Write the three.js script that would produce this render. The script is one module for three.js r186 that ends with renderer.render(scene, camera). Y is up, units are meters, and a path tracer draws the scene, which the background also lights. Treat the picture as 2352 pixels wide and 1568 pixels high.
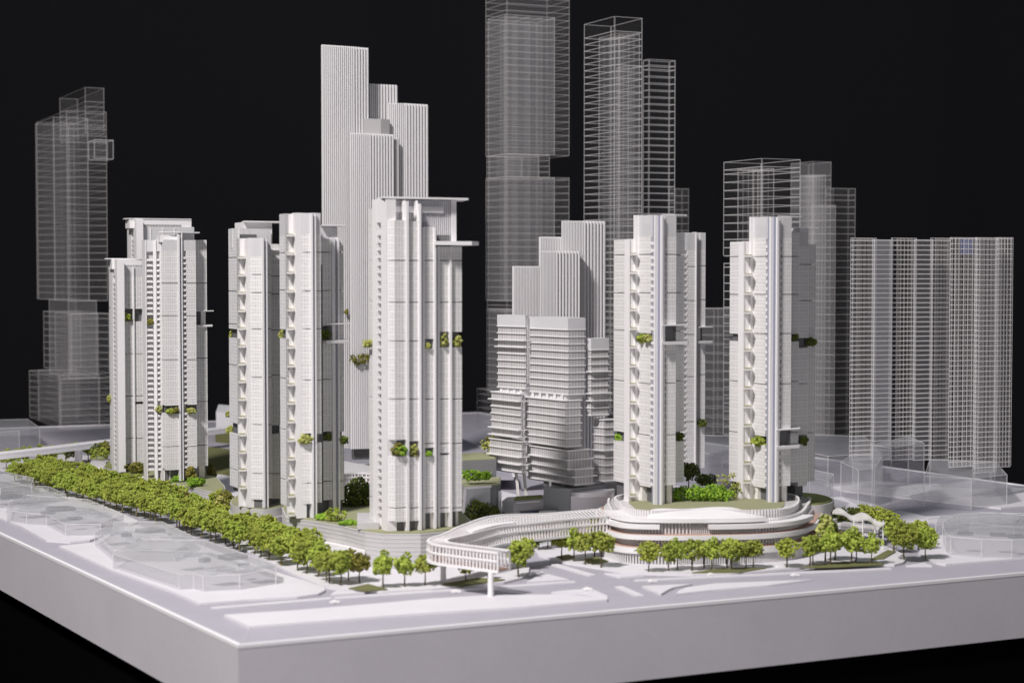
import * as THREE from 'three';
import { mergeGeometries, toCreasedNormals } from 'three/addons/utils/BufferGeometryUtils.js';

// ---------------------------------------------------------------- camera, lamps, exposure
const F = 4116, CX = 1176, CY = 784, HOR = 627;             // a pinhole of the photograph at 2352 x 1568
const scene = new THREE.Scene();
scene.background = new THREE.Color(0x000000);
const camera = new THREE.PerspectiveCamera(2 * Math.atan(CY / F) * 180 / Math.PI, 1.5015, 0.05, 60);
camera.position.set(0, 1, 0);
camera.rotation.x = -Math.atan((CY - HOR) / F);
camera.updateMatrixWorld(true);
camera.focus = 7.5;
camera.userData.fStop = 2.5;
const renderer = new THREE.WebGLRenderer({ antialias: true });
renderer.toneMapping = THREE.LinearToneMapping;
renderer.toneMappingExposure = 0.96;
renderer.shadowMap.enabled = true;

function areaLamp(name, color, intensity, w, h, pos, target) {
  const l = new THREE.RectAreaLight(color, intensity, w, h);
  l.name = name; l.position.set(...pos); l.lookAt(...target); scene.add(l);
  return l;
}
areaLamp('key_lamp', new THREE.Color(1.0, 0.955, 0.945), 400, 1.15, 1.15, [-4.0, 8.7, -0.5], [0.0, 0.4, -6.6]);
areaLamp('overhead_lamp', new THREE.Color(0.80, 0.89, 1.0), 0.62, 7, 5, [1.0, 5.5, -8.5], [1.0, 0, -8.5]);
areaLamp('front_lamp', new THREE.Color(0.98, 0.955, 1.0), 2.15, 5, 3, [1.2, 1.5, 0.4], [0.4, 0.1, -6]);

// ---------------------------------------------------------------- helpers
let seed = 7;
const rnd = () => { seed = (seed + 0x6d2b79f5) | 0; let t = Math.imul(seed ^ (seed >>> 15), 1 | seed); t = (t + Math.imul(t ^ (t >>> 7), 61 | t)) ^ t; return ((t ^ (t >>> 14)) >>> 0) / 4294967296; };
const rr = (a, b) => a + (b - a) * rnd();
const taken = {};
const numbered = (n) => { const k = taken[n] = (taken[n] ?? -1) + 1; return k ? n + '_' + String(k).padStart(3, '0') : n; };
const V2 = (x, z) => [x, z];
const CP = Math.cos(camera.rotation.x), SP = Math.sin(-camera.rotation.x);
function ray(px, py) { return new THREE.Vector3((px - CX) / F, -(py - CY) / F, -1).applyQuaternion(camera.quaternion); }
function G(px, py, h = 0) { const r = ray(px, py), t = (h - 1) / r.y; return [r.x * t, r.z * t]; }          // where a sight line meets the level h
function D(px, py, d) { const r = ray(px, py), t = d / -r.z; return [r.x * t, 1 + r.y * t, r.z * t]; }
const YY = (py, d) => D(CX, py, d)[1];
const TURN = 0.445;                                         // the street grid against the camera

function tag(o, label, category, group, kind) {
  if (label) o.userData.label = label;
  if (category) o.userData.category = category;
  if (group) o.userData.group = group;
  if (kind) o.userData.kind = kind;
  return o;
}
function thing(name, label, category, pos = [0, 0, 0], turn = 0, group) {
  const o = new THREE.Group(); o.name = numbered(name); o.position.set(...pos); o.rotation.y = turn; scene.add(o);
  return tag(o, label, category, group);
}
function part(parent, name, geo, mat) {
  const m = new THREE.Mesh(geo, mat); m.name = parent === scene ? numbered(name) : name; m.castShadow = m.receiveShadow = true; parent.add(m);
  return m;
}
const mid = (a, b, k = 0.5) => [a[0] + (b[0] - a[0]) * k, a[1] + (b[1] - a[1]) * k];
const inward = (a, b) => { const dx = b[0] - a[0], dz = b[1] - a[1], l = Math.hypot(dx, dz) || 1; return [dz / l, -dx / l]; };
const add = (p, n, d) => [p[0] + n[0] * d, p[1] + n[1] * d];
const strip = (a, b, d, front = 0) => { const n = inward(a, b); return [add(a, n, -front), add(b, n, -front), add(b, n, d), add(a, n, d)]; };
const area2 = (p) => p.reduce((s, a, i) => { const b = p[(i + 1) % p.length]; return s + a[0] * b[1] - b[0] * a[1]; }, 0) / 2;

// upright prism over a plan outline [x, z]; uv in metres round the wall; group 0 wall, group 1 caps
function prism(pts, y0, y1, o = {}) {
  let p = pts.slice(); if (area2(p) > 0) p = p.reverse();   // anticlockwise seen from above
  const pos = [], nor = [], uv = [], idx = [];
  let s = 0, top = y1;
  const n = p.length, W = [];
  for (let i = 0; i < n; i++) {
    const a = p[i], b = p[(i + 1) % n], dx = b[0] - a[0], dz = b[1] - a[1], l = Math.hypot(dx, dz) || 1e-6, k = pos.length / 3;
    const nx = -dz / l, nz = dx / l;
    pos.push(a[0], y0, a[1], b[0], y0, b[1], b[0], top, b[1], a[0], top, a[1]);
    for (let j = 0; j < 4; j++) nor.push(nx, 0, nz);
    uv.push(s, y0, s + l, y0, s + l, top, s, top); s += l;
    idx.push(k, k + 1, k + 2, k, k + 2, k + 3);
  }
  const walls = idx.length;
  if (!o.open) {
    const tri = THREE.ShapeUtils.triangulateShape(p.map((q) => new THREE.Vector2(q[0], -q[1])), []);
    for (const [y, up] of o.oneCap ? [[top, 1]] : [[top, 1], [y0, -1]]) {
      const k = pos.length / 3;
      for (const q of p) { pos.push(q[0], y, q[1]); nor.push(0, up, 0); uv.push(q[0], q[1]); }
      for (const t of tri) up > 0 ? idx.push(k + t[0], k + t[1], k + t[2]) : idx.push(k + t[0], k + t[2], k + t[1]);
    }
  }
  const g = new THREE.BufferGeometry();
  g.setAttribute('position', new THREE.Float32BufferAttribute(pos, 3));
  g.setAttribute('normal', new THREE.Float32BufferAttribute(nor, 3));
  g.setAttribute('uv', new THREE.Float32BufferAttribute(uv, 2));
  g.setIndex(idx);
  // fix winding so that faces agree with normals
  const P = g.attributes.position, N = g.attributes.normal, A = new THREE.Vector3(), B = new THREE.Vector3(), C = new THREE.Vector3(), ix = g.index.array;
  for (let i = 0; i < ix.length; i += 3) {
    A.fromBufferAttribute(P, ix[i]); B.fromBufferAttribute(P, ix[i + 1]); C.fromBufferAttribute(P, ix[i + 2]);
    const nn = B.sub(A).cross(C.sub(A)), q = ix[i];
    if (nn.x * N.getX(q) + nn.y * N.getY(q) + nn.z * N.getZ(q) < 0) { const t = ix[i + 1]; ix[i + 1] = ix[i + 2]; ix[i + 2] = t; }
  }
  if (o.groups) { g.addGroup(0, walls, 0); g.addGroup(walls, idx.length - walls, 1); }
  if (o.smooth) {
    const c = toCreasedNormals(g, 0.6); return c;
  }
  return g;
}
function box(x0, x1, y0, y1, z0, z1) { return prism([[x0, z0], [x1, z0], [x1, z1], [x0, z1]], y0, y1); }
function bar(a, b, w, h) {                                   // a straight bar of section w x h between two points
  const A = new THREE.Vector3(...a), B = new THREE.Vector3(...b), l = A.distanceTo(B), g = new THREE.BoxGeometry(w, h, l);
  const m = new THREE.Matrix4().lookAt(A, B, new THREE.Vector3(0, 1, 0)); m.setPosition(A.add(B).multiplyScalar(0.5));
  return g.applyMatrix4(m);
}
const merge = (list) => mergeGeometries(list.map((g) => { const q = g.index ? g.toNonIndexed() : g; q.clearGroups?.(); return q; }), false);
function smoothLoop(pts, n) { const c = new THREE.CatmullRomCurve3(pts.map((p) => new THREE.Vector3(p[0], 0, p[1])), true, 'centripetal'); return c.getPoints(n).slice(0, n).map((v) => [v.x, v.z]); }
function offsetLoop(p, d) {                                  // inwards by d
  const s = area2(p) > 0 ? 1 : -1, n = p.length;
  return p.map((q, i) => { const a = p[(i + n - 1) % n], b = p[(i + 1) % n]; const dx = b[0] - a[0], dz = b[1] - a[1], l = Math.hypot(dx, dz) || 1; return [q[0] - s * dz / l * d, q[1] + s * dx / l * d]; });
}

// ---------------------------------------------------------------- materials
function canvasTex(w, h, draw, rx = 1, ry = 1, srgb = true) {
  const c = document.createElement('canvas'); c.width = w; c.height = h; draw(c.getContext('2d'), w, h);
  const t = new THREE.CanvasTexture(c); t.wrapS = t.wrapT = THREE.RepeatWrapping; t.repeat.set(rx, ry); if (srgb) t.colorSpace = THREE.SRGBColorSpace;
  t.magFilter = THREE.LinearFilter; return t;
}
const grey = (v) => { const c = Math.round(255 * Math.min(1, Math.max(0, v))); return `rgb(${c},${c},${c})`; };
function lattice(bays, floors, bw, fh, pane, line, sub, jit) {  // a laser-cut window grid: thin light bars over frosted panes
  const W = 1024, H = 1024, tw = bays * bw, th = floors * fh;
  const draw = (bump) => (g) => {
    g.fillStyle = grey(bump ? 0.2 : pane); g.fillRect(0, 0, W, H);
    const cw = W / bays, ch = H / (floors * sub);
    for (let i = 0; i < bays; i++) for (let j = 0; j < floors * sub; j++) {
      if (!bump) { g.fillStyle = grey(pane + (rnd() - 0.5) * jit); g.fillRect(i * cw, j * ch, cw + 1, ch + 1); }
    }
    g.fillStyle = grey(bump ? 1 : line);
    for (let i = 0; i < bays; i++) g.fillRect(i * cw, 0, cw * (i % 4 === 0 ? 0.42 : 0.28), H);
    for (let j = 0; j < floors * sub; j++) g.fillRect(0, j * ch, W, ch * (j % sub === 0 ? 0.42 : 0.2));
  };
  return { map: canvasTex(W, H, draw(false), 1 / tw, 1 / th), bump: canvasTex(W, H, draw(true), 1 / tw, 1 / th, false) };
}
function mottled(base, amp, size, px = 512) {                // faint cloudy wear
  return canvasTex(px, px, (g, w, h) => {
    g.fillStyle = grey(base); g.fillRect(0, 0, w, h);
    for (let i = 0; i < 500; i++) {
      const r = rr(6, 70), x = rnd() * w, y = rnd() * h, v = base + (rnd() - 0.5) * amp, c = Math.round(v * 255);
      for (const ox of [-w, 0, w]) for (const oy of [-h, 0, h]) {
        if (x + ox + r < 0 || x + ox - r > w || y + oy + r < 0 || y + oy - r > h) continue;
        const gr = g.createRadialGradient(x + ox, y + oy, 0, x + ox, y + oy, r); gr.addColorStop(0, `rgba(${c},${c},${c},0.35)`); gr.addColorStop(1, `rgba(${c},${c},${c},0)`);
        g.fillStyle = gr; g.fillRect(x + ox - r, y + oy - r, 2 * r, 2 * r);
      }
    }
    for (let i = 0; i < 260; i++) { const v = base + (rnd() - 0.6) * amp * 1.6; g.fillStyle = grey(v); g.fillRect(rnd() * w, rnd() * h, rr(0.6, 1.8), rr(0.6, 1.8)); }
  }, 1 / size, 1 / size);
}
const S = (p) => new THREE.MeshStandardMaterial(p);
const PH = (p) => new THREE.MeshPhysicalMaterial(p);
const L1 = lattice(24, 10, 0.0098, 0.0256, 0.855, 0.925, 2, 0.04), L2 = lattice(20, 10, 0.0115, 0.0256, 0.82, 0.93, 3, 0.05), L3 = lattice(16, 12, 0.03, 0.0128, 0.86, 0.91, 1, 0.04);
const worn = mottled(0.96, 0.07, 0.9), scuffed = mottled(0.96, 0.06, 1.3);
const M = {
  white: S({ color: new THREE.Color(0.80, 0.785, 0.79), roughness: 0.55 }),
  whiteWarm: S({ color: new THREE.Color(0.80, 0.775, 0.74), roughness: 0.6 }),
  gridA: S({ color: new THREE.Color(0.93, 0.915, 0.91), map: L1.map, bumpMap: L1.bump, bumpScale: 0.0005, roughness: 0.5 }),
  gridB: S({ color: new THREE.Color(0.93, 0.915, 0.905), map: L2.map, bumpMap: L2.bump, bumpScale: 0.0006, roughness: 0.5 }),
  banded: S({ color: new THREE.Color(0.92, 0.915, 0.92), map: L3.map, bumpMap: L3.bump, bumpScale: 0.0006, roughness: 0.5 }),
  frost: PH({ color: new THREE.Color(0.78, 0.775, 0.79), roughness: 0.42, transmission: 0.25 }),
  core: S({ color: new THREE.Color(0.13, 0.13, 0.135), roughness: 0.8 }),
  void: S({ color: new THREE.Color(0.10, 0.10, 0.10), roughness: 0.8 }),
  stripe: S({ color: new THREE.Color(0.33, 0.34, 0.42), roughness: 0.5 }),
  turf: S({ color: new THREE.Color(0.29, 0.295, 0.17), roughness: 0.95 }),
  turfDark: S({ color: new THREE.Color(0.20, 0.23, 0.07), roughness: 1 }),
  lawn: S({ color: new THREE.Color(0.15, 0.155, 0.06), roughness: 1 }),
  pave: S({ color: new THREE.Color(0.75, 0.735, 0.77), map: worn, roughness: 0.62 }),
  road: S({ color: new THREE.Color(0.425, 0.41, 0.465), map: worn, roughness: 0.7 }),
  side: S({ color: new THREE.Color(0.64, 0.615, 0.655), map: scuffed, roughness: 0.55 }),
  seam: S({ color: new THREE.Color(0.46, 0.45, 0.48), roughness: 0.8 }),
  lip: S({ color: new THREE.Color(0.87, 0.86, 0.88), roughness: 0.5 }),
  podium: S({ color: new THREE.Color(0.52, 0.51, 0.515), roughness: 0.45 }),
  podiumLine: S({ color: new THREE.Color(0.60, 0.59, 0.59), roughness: 0.4 }),
  silver: S({ color: new THREE.Color(0.36, 0.365, 0.38), roughness: 0.38, metalness: 0.55 }),
  silverLight: S({ color: new THREE.Color(0.80, 0.79, 0.82), roughness: 0.4, metalness: 0.25 }),
  silverDark: S({ color: new THREE.Color(0.30, 0.31, 0.33), roughness: 0.5, metalness: 0.5 }),
  navy: S({ color: new THREE.Color(0.05, 0.06, 0.10), roughness: 0.3 }),
  deck: S({ color: new THREE.Color(0.46, 0.30, 0.24), roughness: 0.8 }),
  trunk: S({ color: new THREE.Color(0.075, 0.055, 0.025), roughness: 0.95 }),
  trunkPale: S({ color: new THREE.Color(0.22, 0.17, 0.07), roughness: 0.95 }),
  leaf: S({ color: 0xffffff, vertexColors: true, roughness: 0.95 }),
  ribBack: S({ color: new THREE.Color(0.47, 0.46, 0.465), roughness: 0.5 }),
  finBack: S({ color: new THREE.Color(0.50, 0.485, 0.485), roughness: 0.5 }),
  clear: PH({ color: new THREE.Color(0.80, 0.79, 0.81), roughness: 0.2, transparent: true, opacity: 0.028, side: THREE.DoubleSide }),
  crystal: PH({ color: new THREE.Color(0.80, 0.79, 0.81), roughness: 0.2, transparent: true, opacity: 0.010, side: THREE.DoubleSide }),
  thinPlate: PH({ color: new THREE.Color(0.80, 0.79, 0.81), roughness: 0.25, transparent: true, opacity: 0.030, side: THREE.DoubleSide }),
  plate: PH({ color: new THREE.Color(0.80, 0.79, 0.81), roughness: 0.25, transparent: true, opacity: 0.075, side: THREE.DoubleSide }),
  rim: PH({ color: new THREE.Color(0.86, 0.84, 0.84), roughness: 0.35, transparent: true, opacity: 0.36, side: THREE.DoubleSide }),
  rimBright: PH({ color: new THREE.Color(0.88, 0.86, 0.86), roughness: 0.35, transparent: true, opacity: 0.62, side: THREE.DoubleSide }),
  rimSoft: PH({ color: new THREE.Color(0.84, 0.80, 0.78), roughness: 0.35, transparent: true, opacity: 0.20, side: THREE.DoubleSide }),
  haze: PH({ color: new THREE.Color(0.52, 0.52, 0.55), roughness: 0.25, transparent: true, opacity: 0.26, side: THREE.DoubleSide }),
  hazeTop: PH({ color: new THREE.Color(0.55, 0.56, 0.59), roughness: 0.2, transparent: true, opacity: 0.40, side: THREE.DoubleSide }),
  smoke: PH({ color: new THREE.Color(0.30, 0.31, 0.33), roughness: 0.2, transparent: true, opacity: 0.36, side: THREE.DoubleSide }),
  blueFilm: PH({ color: new THREE.Color(0.12, 0.18, 0.42), roughness: 0.3, transparent: true, opacity: 0.5, side: THREE.DoubleSide }),
  black: PH({ color: new THREE.Color(0.003, 0.003, 0.0035), roughness: 1, specularIntensity: 0 }),
  cloth: PH({ color: new THREE.Color(0.0125, 0.0125, 0.0145), roughness: 1, specularIntensity: 0.1 }),
};

// ---------------------------------------------------------------- the setting: cloths, table, base, streets
{
  const g = new THREE.PlaneGeometry(30, 12, 900, 1), p = g.attributes.position;
  for (let i = 0; i < p.count; i++) { const x = p.getX(i); p.setZ(i, (x < 0 ? 0.06 : 0.06 / (1 + x)) * Math.sin(x * 2.3 + 1.7 * Math.sin(x * 0.7)) + 0.008 * Math.sin(x * 6.1 + 2 * Math.sin(x * 1.3))); }
  g.computeVertexNormals();
  const c = part(scene, 'backdrop_curtain', g, M.cloth); c.position.set(0, 2.6, -15.5);
  tag(c, 'black cloth curtain hanging in soft folds behind the whole model', 'curtain');
  const fl = part(scene, 'floor', box(-14, 14, -1.05, -1.0, -16, 4), M.black); tag(fl, 'dark floor under the model table', 'floor', null, 'structure');
}
const C0 = G(547, 1485), C1 = G(3248, 1235), C2 = G(1100, 948), C3 = G(-485, 1000);
const BASE = [C0, C1, C2, C3];
{
  const t = thing('display_plinth', 'large pale grey block with a white rim carrying the whole city model', 'plinth');
  const H = 0.213;
  part(t, 'top_board', prism(BASE, -0.03, 0), M.road);
  const inset = offsetLoop(BASE, -0.001);
  part(t, 'side_panel', prism(inset, -H, -0.006), M.side);
  for (let i = 0; i < 4; i++) {                              // the bright rim along each side
    const a = BASE[i], b = BASE[(i + 1) % 4], dx = b[0] - a[0], dz = b[1] - a[1], l = Math.hypot(dx, dz), n = [dz / l, -dx / l], s = area2(BASE) > 0 ? 1 : -1;
    const q = (p, d, e) => [p[0] - s * n[0] * d + dx / l * e, p[1] - s * n[1] * d + dz / l * e];
    part(t, 'rim', prism([q(a, -0.0015, -0.0015), q(b, -0.0015, 0.0015), q(b, 0.011, -0.012), q(a, 0.011, 0.012)], -0.005, 0.005), M.lip);
  }
  { const a = G(573, 1440), b = G(548, 1484), n = inward(a, b); part(t, 'board_seam', prism([add(a, n, -0.0012), add(b, n, -0.0012), add(b, n, 0.0012), add(a, n, 0.0012)], 0.0001, 0.0004), M.seam); }
  const ped = part(scene, 'black_table', prism(offsetLoop(BASE, 0.04), -1.0, -H), M.black);
  tag(ped, 'table draped in black cloth under the model base', 'table');
}
function plate(pxs, h, mat, name, label, kind = 'structure', y0 = 0.0005, world = false) {
  const m = part(scene, name, prism(world ? pxs : pxs.map((p) => G(p[0], p[1], h)), y0, h), mat);
  tag(m, label, null, null, kind); return m;
}
const TH = 0.008;
plate([[514, 1411], [573, 1438], [686, 1429], [948, 1409], [1211, 1392], [1395, 1376], [1395, 1371], [1340, 1367], [1298, 1364], [1211, 1365], [1100, 1367], [992, 1374], [817, 1389], [686, 1400]], 0.009, M.pave, 'pavement', 'long white front pavement that carries the bridge pillar');
plate([[134, 1253], [249, 1305], [394, 1357], [457, 1385], [569, 1376], [682, 1370], [730, 1363], [746, 1355], [744, 1347], [725, 1341], [634, 1313], [455, 1250], [376, 1224], [310, 1204], [250, 1222], [214, 1245]], TH, M.pave, 'pavement', 'white pavement under the two nearest clear acrylic blocks');
plate([[-90, 1160], [0, 1189], [44, 1206], [105, 1240], [160, 1244], [205, 1240], [285, 1213], [318, 1196], [200, 1143], [60, 1098], [-90, 1062]], TH, M.pave, 'pavement', 'white pavement under the farther clear blocks at the left edge');
const bar2 = (a, b, w) => { const A = G(...a), B = G(...b), dx = B[0] - A[0], dz = B[1] - A[1], l = Math.hypot(dx, dz), n = [-dz / l * w, dx / l * w]; return [[A[0] + n[0], A[1] + n[1]], [B[0] + n[0], B[1] + n[1]], [B[0] - n[0], B[1] - n[1]], [A[0] - n[0], A[1] - n[1]]]; };
for (const [a, b, w, l] of [[[486, 1400], [760, 1377], 0.011, 'left half of the long white strip between the front lanes'], [[768, 1376.5], [1320, 1339], 0.011, 'right half of the long white strip between the front lanes'], [[1459, 1336], [2046, 1308], 0.010, 'long white strip in the road before the right podium'], [[1274, 1299], [1361, 1324], 0.013, 'short white strip in the side road behind the bridge'], [[1421, 1350], [1470, 1371], 0.013, 'short white strip near the front edge of the crossing']])
  plate(bar2(a, b, w), 0.006, M.pave, 'median_strip', l, 'structure', 0.0005, true);
for (const [p, l] of [
  [[[1266, 1359], [1300, 1355], [1358, 1351], [1395, 1367], [1336, 1361]], 'white traffic island at the tip of the front pavement'],
  [[[758, 1365], [773, 1355], [837, 1360]], 'small white island beside the first trees of the street'],
  [[[1209, 1336], [1236, 1322], [1244, 1311], [1256, 1317], [1307, 1330]], 'white triangular island right of the bridge pillars'],
  [[[1388, 1315], [1479, 1321], [1425, 1324]], 'thin white island before the left end of the round podium'],
  [[[1475, 1345], [1591, 1340], [1547, 1348], [1532, 1355], [1519, 1363]], 'small curved white island in the front road'],
  [[[1553, 1363], [1560, 1355], [1578, 1348], [1643, 1339], [1869, 1330], [1766, 1343], [1634, 1354]], 'long tapering white island in the front road'],
  [[[2081, 1298], [2124, 1291], [2142, 1298]], 'tiny white island at the right side street']])
  plate(p, 0.007, M.pave, 'traffic_island', l);
plate([[733, 1343], [757, 1348], [795, 1354], [878, 1357], [992, 1352], [1158, 1336], [1198, 1326], [1214, 1314], [1216, 1302], [1196, 1290], [1150, 1266], [1235, 1215], [1240, 1150], [900, 1060], [560, 1080], [200, 1060], [215, 1085], [420, 1180], [560, 1260], [680, 1320]], TH, M.pave, 'pavement', 'wide white pavement round the left group of towers');
plate([[1237, 1274], [1299, 1291], [1382, 1304], [1430, 1313], [1490, 1316], [1591, 1319], [1680, 1317], [1766, 1309], [1853, 1301], [1985, 1296], [2055, 1296], [2075, 1291], [2083, 1282], [2076, 1272], [2030, 1250], [1960, 1200], [1900, 1150], [1500, 1110], [1330, 1150], [1245, 1240], [1228, 1262]], TH, M.pave, 'pavement', 'white pavement with trees round the layered podium');
plate([[2110, 1270], [2131, 1282], [2151, 1291], [2173, 1295], [2352, 1281], [2520, 1265], [2520, 1200], [2230, 1208], [2130, 1235]], TH, M.pave, 'pavement', 'white pavement under the clear block at the right edge');
plate([[1903, 1142], [1935, 1140], [2126, 1185], [2320, 1180], [2345, 1188], [2335, 1196], [2050, 1198], [1903, 1166]], TH, M.pave, 'pavement', 'white pavement in front of the clear podium boxes');
plate([[1895, 1112], [1990, 1104], [2352, 1120], [2500, 1150], [2300, 1166], [1935, 1126]], TH, M.pave, 'pavement', 'white ground behind the clear podium boxes');
plate([[-90, 1058], [120, 1040], [250, 1050], [215, 1062], [60, 1092], [-40, 1072]], 0.006, M.pave, 'pavement', 'white ground below the viaduct at the far left');

// ---------------------------------------------------------------- planting
function leafBlob(list, x, y, z, r, c) {
  const g = new THREE.IcosahedronGeometry(r, 0), p = g.attributes.position;
  const m = new THREE.Matrix4().makeRotationFromEuler(new THREE.Euler(rnd() * 6, rnd() * 6, rnd() * 6)); m.scale(new THREE.Vector3(rr(0.7, 1.3), rr(0.5, 1.0), rr(0.7, 1.3))); m.setPosition(x, y, z); g.applyMatrix4(m);
  const col = new Float32Array(p.count * 3);
  for (let i = 0; i < p.count; i++) col.set(c, i * 3);
  g.setAttribute('color', new THREE.BufferAttribute(col, 3)); g.deleteAttribute('uv'); g.computeVertexNormals(); list.push(g);
}
const PAL = {
  street: [[0.284, 0.345, 0.045], [0.210, 0.267, 0.032], [0.334, 0.391, 0.063], [0.160, 0.202, 0.026]],
  light: [[0.360, 0.370, 0.100], [0.280, 0.300, 0.070], [0.400, 0.400, 0.130], [0.220, 0.240, 0.050]],
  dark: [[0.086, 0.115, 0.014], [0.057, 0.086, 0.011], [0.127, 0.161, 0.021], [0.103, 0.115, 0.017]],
  olive: [[0.175, 0.163, 0.025], [0.125, 0.125, 0.019], [0.225, 0.206, 0.037], [0.100, 0.094, 0.015]],
  bright: [[0.196, 0.345, 0.023], [0.138, 0.265, 0.017], [0.253, 0.414, 0.034], [0.115, 0.207, 0.014]],
};
function crown(rx, ry, rz, cy, n, m, br, pal, cone = 0) {
  const list = [];
  for (let i = 0; i < n; i++) {
    const t = Math.acos(1 - 2 * (i + 0.5) / n), ph = i * 2.399963 + rr(-0.3, 0.3), q = rr(0.45, 0.86), up = Math.cos(t), taper = 1 - cone * Math.max(0, up * 0.5 + 0.5);
    const cx = Math.sin(t) * Math.cos(ph) * rx * q * taper, cz = Math.sin(t) * Math.sin(ph) * rz * q * taper, yy = cy + up * ry * q, cr = Math.min(rx, ry) * rr(0.30, 0.46), tone = Math.floor(rnd() * 3);
    for (let j = 0; j < m; j++) {
      const a = rnd() * 6.283, b = Math.acos(rr(-0.7, 1)), d = cr * rr(0.6, 1.05), c = pal[rnd() < 0.6 ? tone : Math.floor(rnd() * 4)], k = rr(0.85, 1.15);
      leafBlob(list, cx + Math.sin(b) * Math.cos(a) * d, yy + Math.cos(b) * d * 0.85, cz + Math.sin(b) * Math.sin(a) * d, br * rr(0.65, 1.25), c.map((v) => v * k));
    }
  }
  return mergeGeometries(list.map((g) => g.index ? g.toNonIndexed() : g), false);
}
function trunkGeo(h, r, spread) {
  const list = [];
  const lean = rr(-0.004, 0.004), c = new THREE.CatmullRomCurve3([new THREE.Vector3(0, 0, 0), new THREE.Vector3(lean, h * 0.5, rr(-0.003, 0.003)), new THREE.Vector3(lean * 0.5, h, 0)]);
  const g = new THREE.TubeGeometry(c, 5, r, 6), p = g.attributes.position;
  for (let i = 0; i < p.count; i++) { const k = 1.25 - 0.55 * p.getY(i) / h; p.setX(i, p.getX(i) * k); p.setZ(i, p.getZ(i) * k); }
  list.push(g);
  for (let i = 0; i < 5; i++) { const a = i * 1.257 + rr(-0.3, 0.3), y = h * rr(0.72, 1); list.push(new THREE.TubeGeometry(new THREE.LineCurve3(new THREE.Vector3(lean * 0.5, y, 0), new THREE.Vector3(Math.cos(a) * spread, y + spread * rr(0.7, 1.3), Math.sin(a) * spread)), 1, r * 0.5, 4)); }
  return merge(list);
}
const protos = {};
function proto(kind) {
  const v = [];
  const K = { street: [0.041, 0.035, 0.033, PAL.street, 0], front: [0.038, 0.038, 0.038, PAL.street, 0], tall: [0.034, 0.052, 0.040, PAL.light, 0.45], dark: [0.045, 0.042, 0.030, PAL.dark, 0], olive: [0.034, 0.034, 0.034, PAL.olive, 0], big: [0.052, 0.052, 0.036, PAL.street, 0.1], conic: [0.030, 0.046, 0.012, PAL.olive, 0.55] }[kind];
  for (let i = 0; i < 5; i++) {
    const [rx, ry, th, pal0, cone] = K, tint = [1.0, 0.78, 1.14, 0.9, 1.05][i], warm = [1, 1.05, 0.97, 1.0, 1.06][i], pal = pal0.map((c) => [c[0] * tint * warm, c[1] * tint, c[2] * tint]);
    const big = kind === 'big' ? 1.5 : 1;
    v.push({ crown: crown(rx * rr(0.93, 1.07), ry * rr(0.93, 1.07), rx * rr(0.93, 1.07), th + ry * 0.92, Math.round(18 * big), Math.round(19 * big), 0.0051, pal, cone), trunk: trunkGeo(th + ry * 0.35, 0.0024, rx * 0.55) });
  }
  return v;
}
function tree(kind, px, py, label, o = {}) {
  const v = (protos[kind] ??= proto(kind)), k = v[Math.floor(rnd() * v.length)], h = o.h ?? TH, [x, z] = o.at ?? G(px, py, h), s = o.s ?? rr(0.93, 1.07);
  const t = thing(o.name ?? 'model_tree', label, o.cat ?? 'tree', [x, h - 0.001, z], rnd() * 6.28, o.group);
  t.scale.set(s, s * (o.sy ?? 1), s);
  part(t, 'trunk', k.trunk, o.pale ? M.trunkPale : M.trunk); part(t, 'crown', k.crown, M.leaf);
  return t;
}
function shrub(pos, r, ry, pal, label, cat = 'shrub', group, sx = 1) {
  const n = Math.min(46, Math.max(8, Math.round(1.3 * r * r * sx / (0.15 * Math.min(r, ry) ** 2)))), g = crown(r * sx, ry, r, ry * 0.75, n, 14, 0.0042, PAL[pal]);
  const m = part(scene, cat === 'ground cover' ? 'ground_cover' : 'shrub', g, M.leaf); m.position.set(...pos); m.rotation.y = 0;
  return tag(m, label, cat, group, cat === 'ground cover' ? 'stuff' : undefined);
}

// ---------------------------------------------------------------- building frames
// A frame stands at a tower's near corner; pixel columns and rows of the survey become metres in it.
function frame(px, py, h, turn = TURN) {
  const [ox, oz] = G(px, py, h), c = Math.cos(turn), s = Math.sin(turn), q = (1 - 0.6) * SP;
  const f = { ox, oz, h, turn };
  f.lx = (p, z) => { const k = (p - CX) / F; return (k * ((-oz - z * c) * CP + q) - ox - z * s) / (c - k * s * CP); };
  f.lz = (p, x) => { const k = (p - CX) / F; return (k * ((-oz + x * s) * CP + q) - ox - x * c) / (s + k * c * CP); };
  f.Z = (p, z = 0) => [f.lx(p, z), z];                       // the point of column p in the plane z
  f.X = (p, x = 0) => [x, f.lz(p, x)];                       // the point of column p in the plane x
  f.depth = (pt) => -(oz - pt[0] * s + pt[1] * c);
  f.y = (row, pt = [0, 0]) => YY(row, f.depth(pt)) - h;
  f.world = (pt, y = 0) => [ox + pt[0] * c + pt[1] * s, h + y, oz - pt[0] * s + pt[1] * c];
  return f;
}

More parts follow.
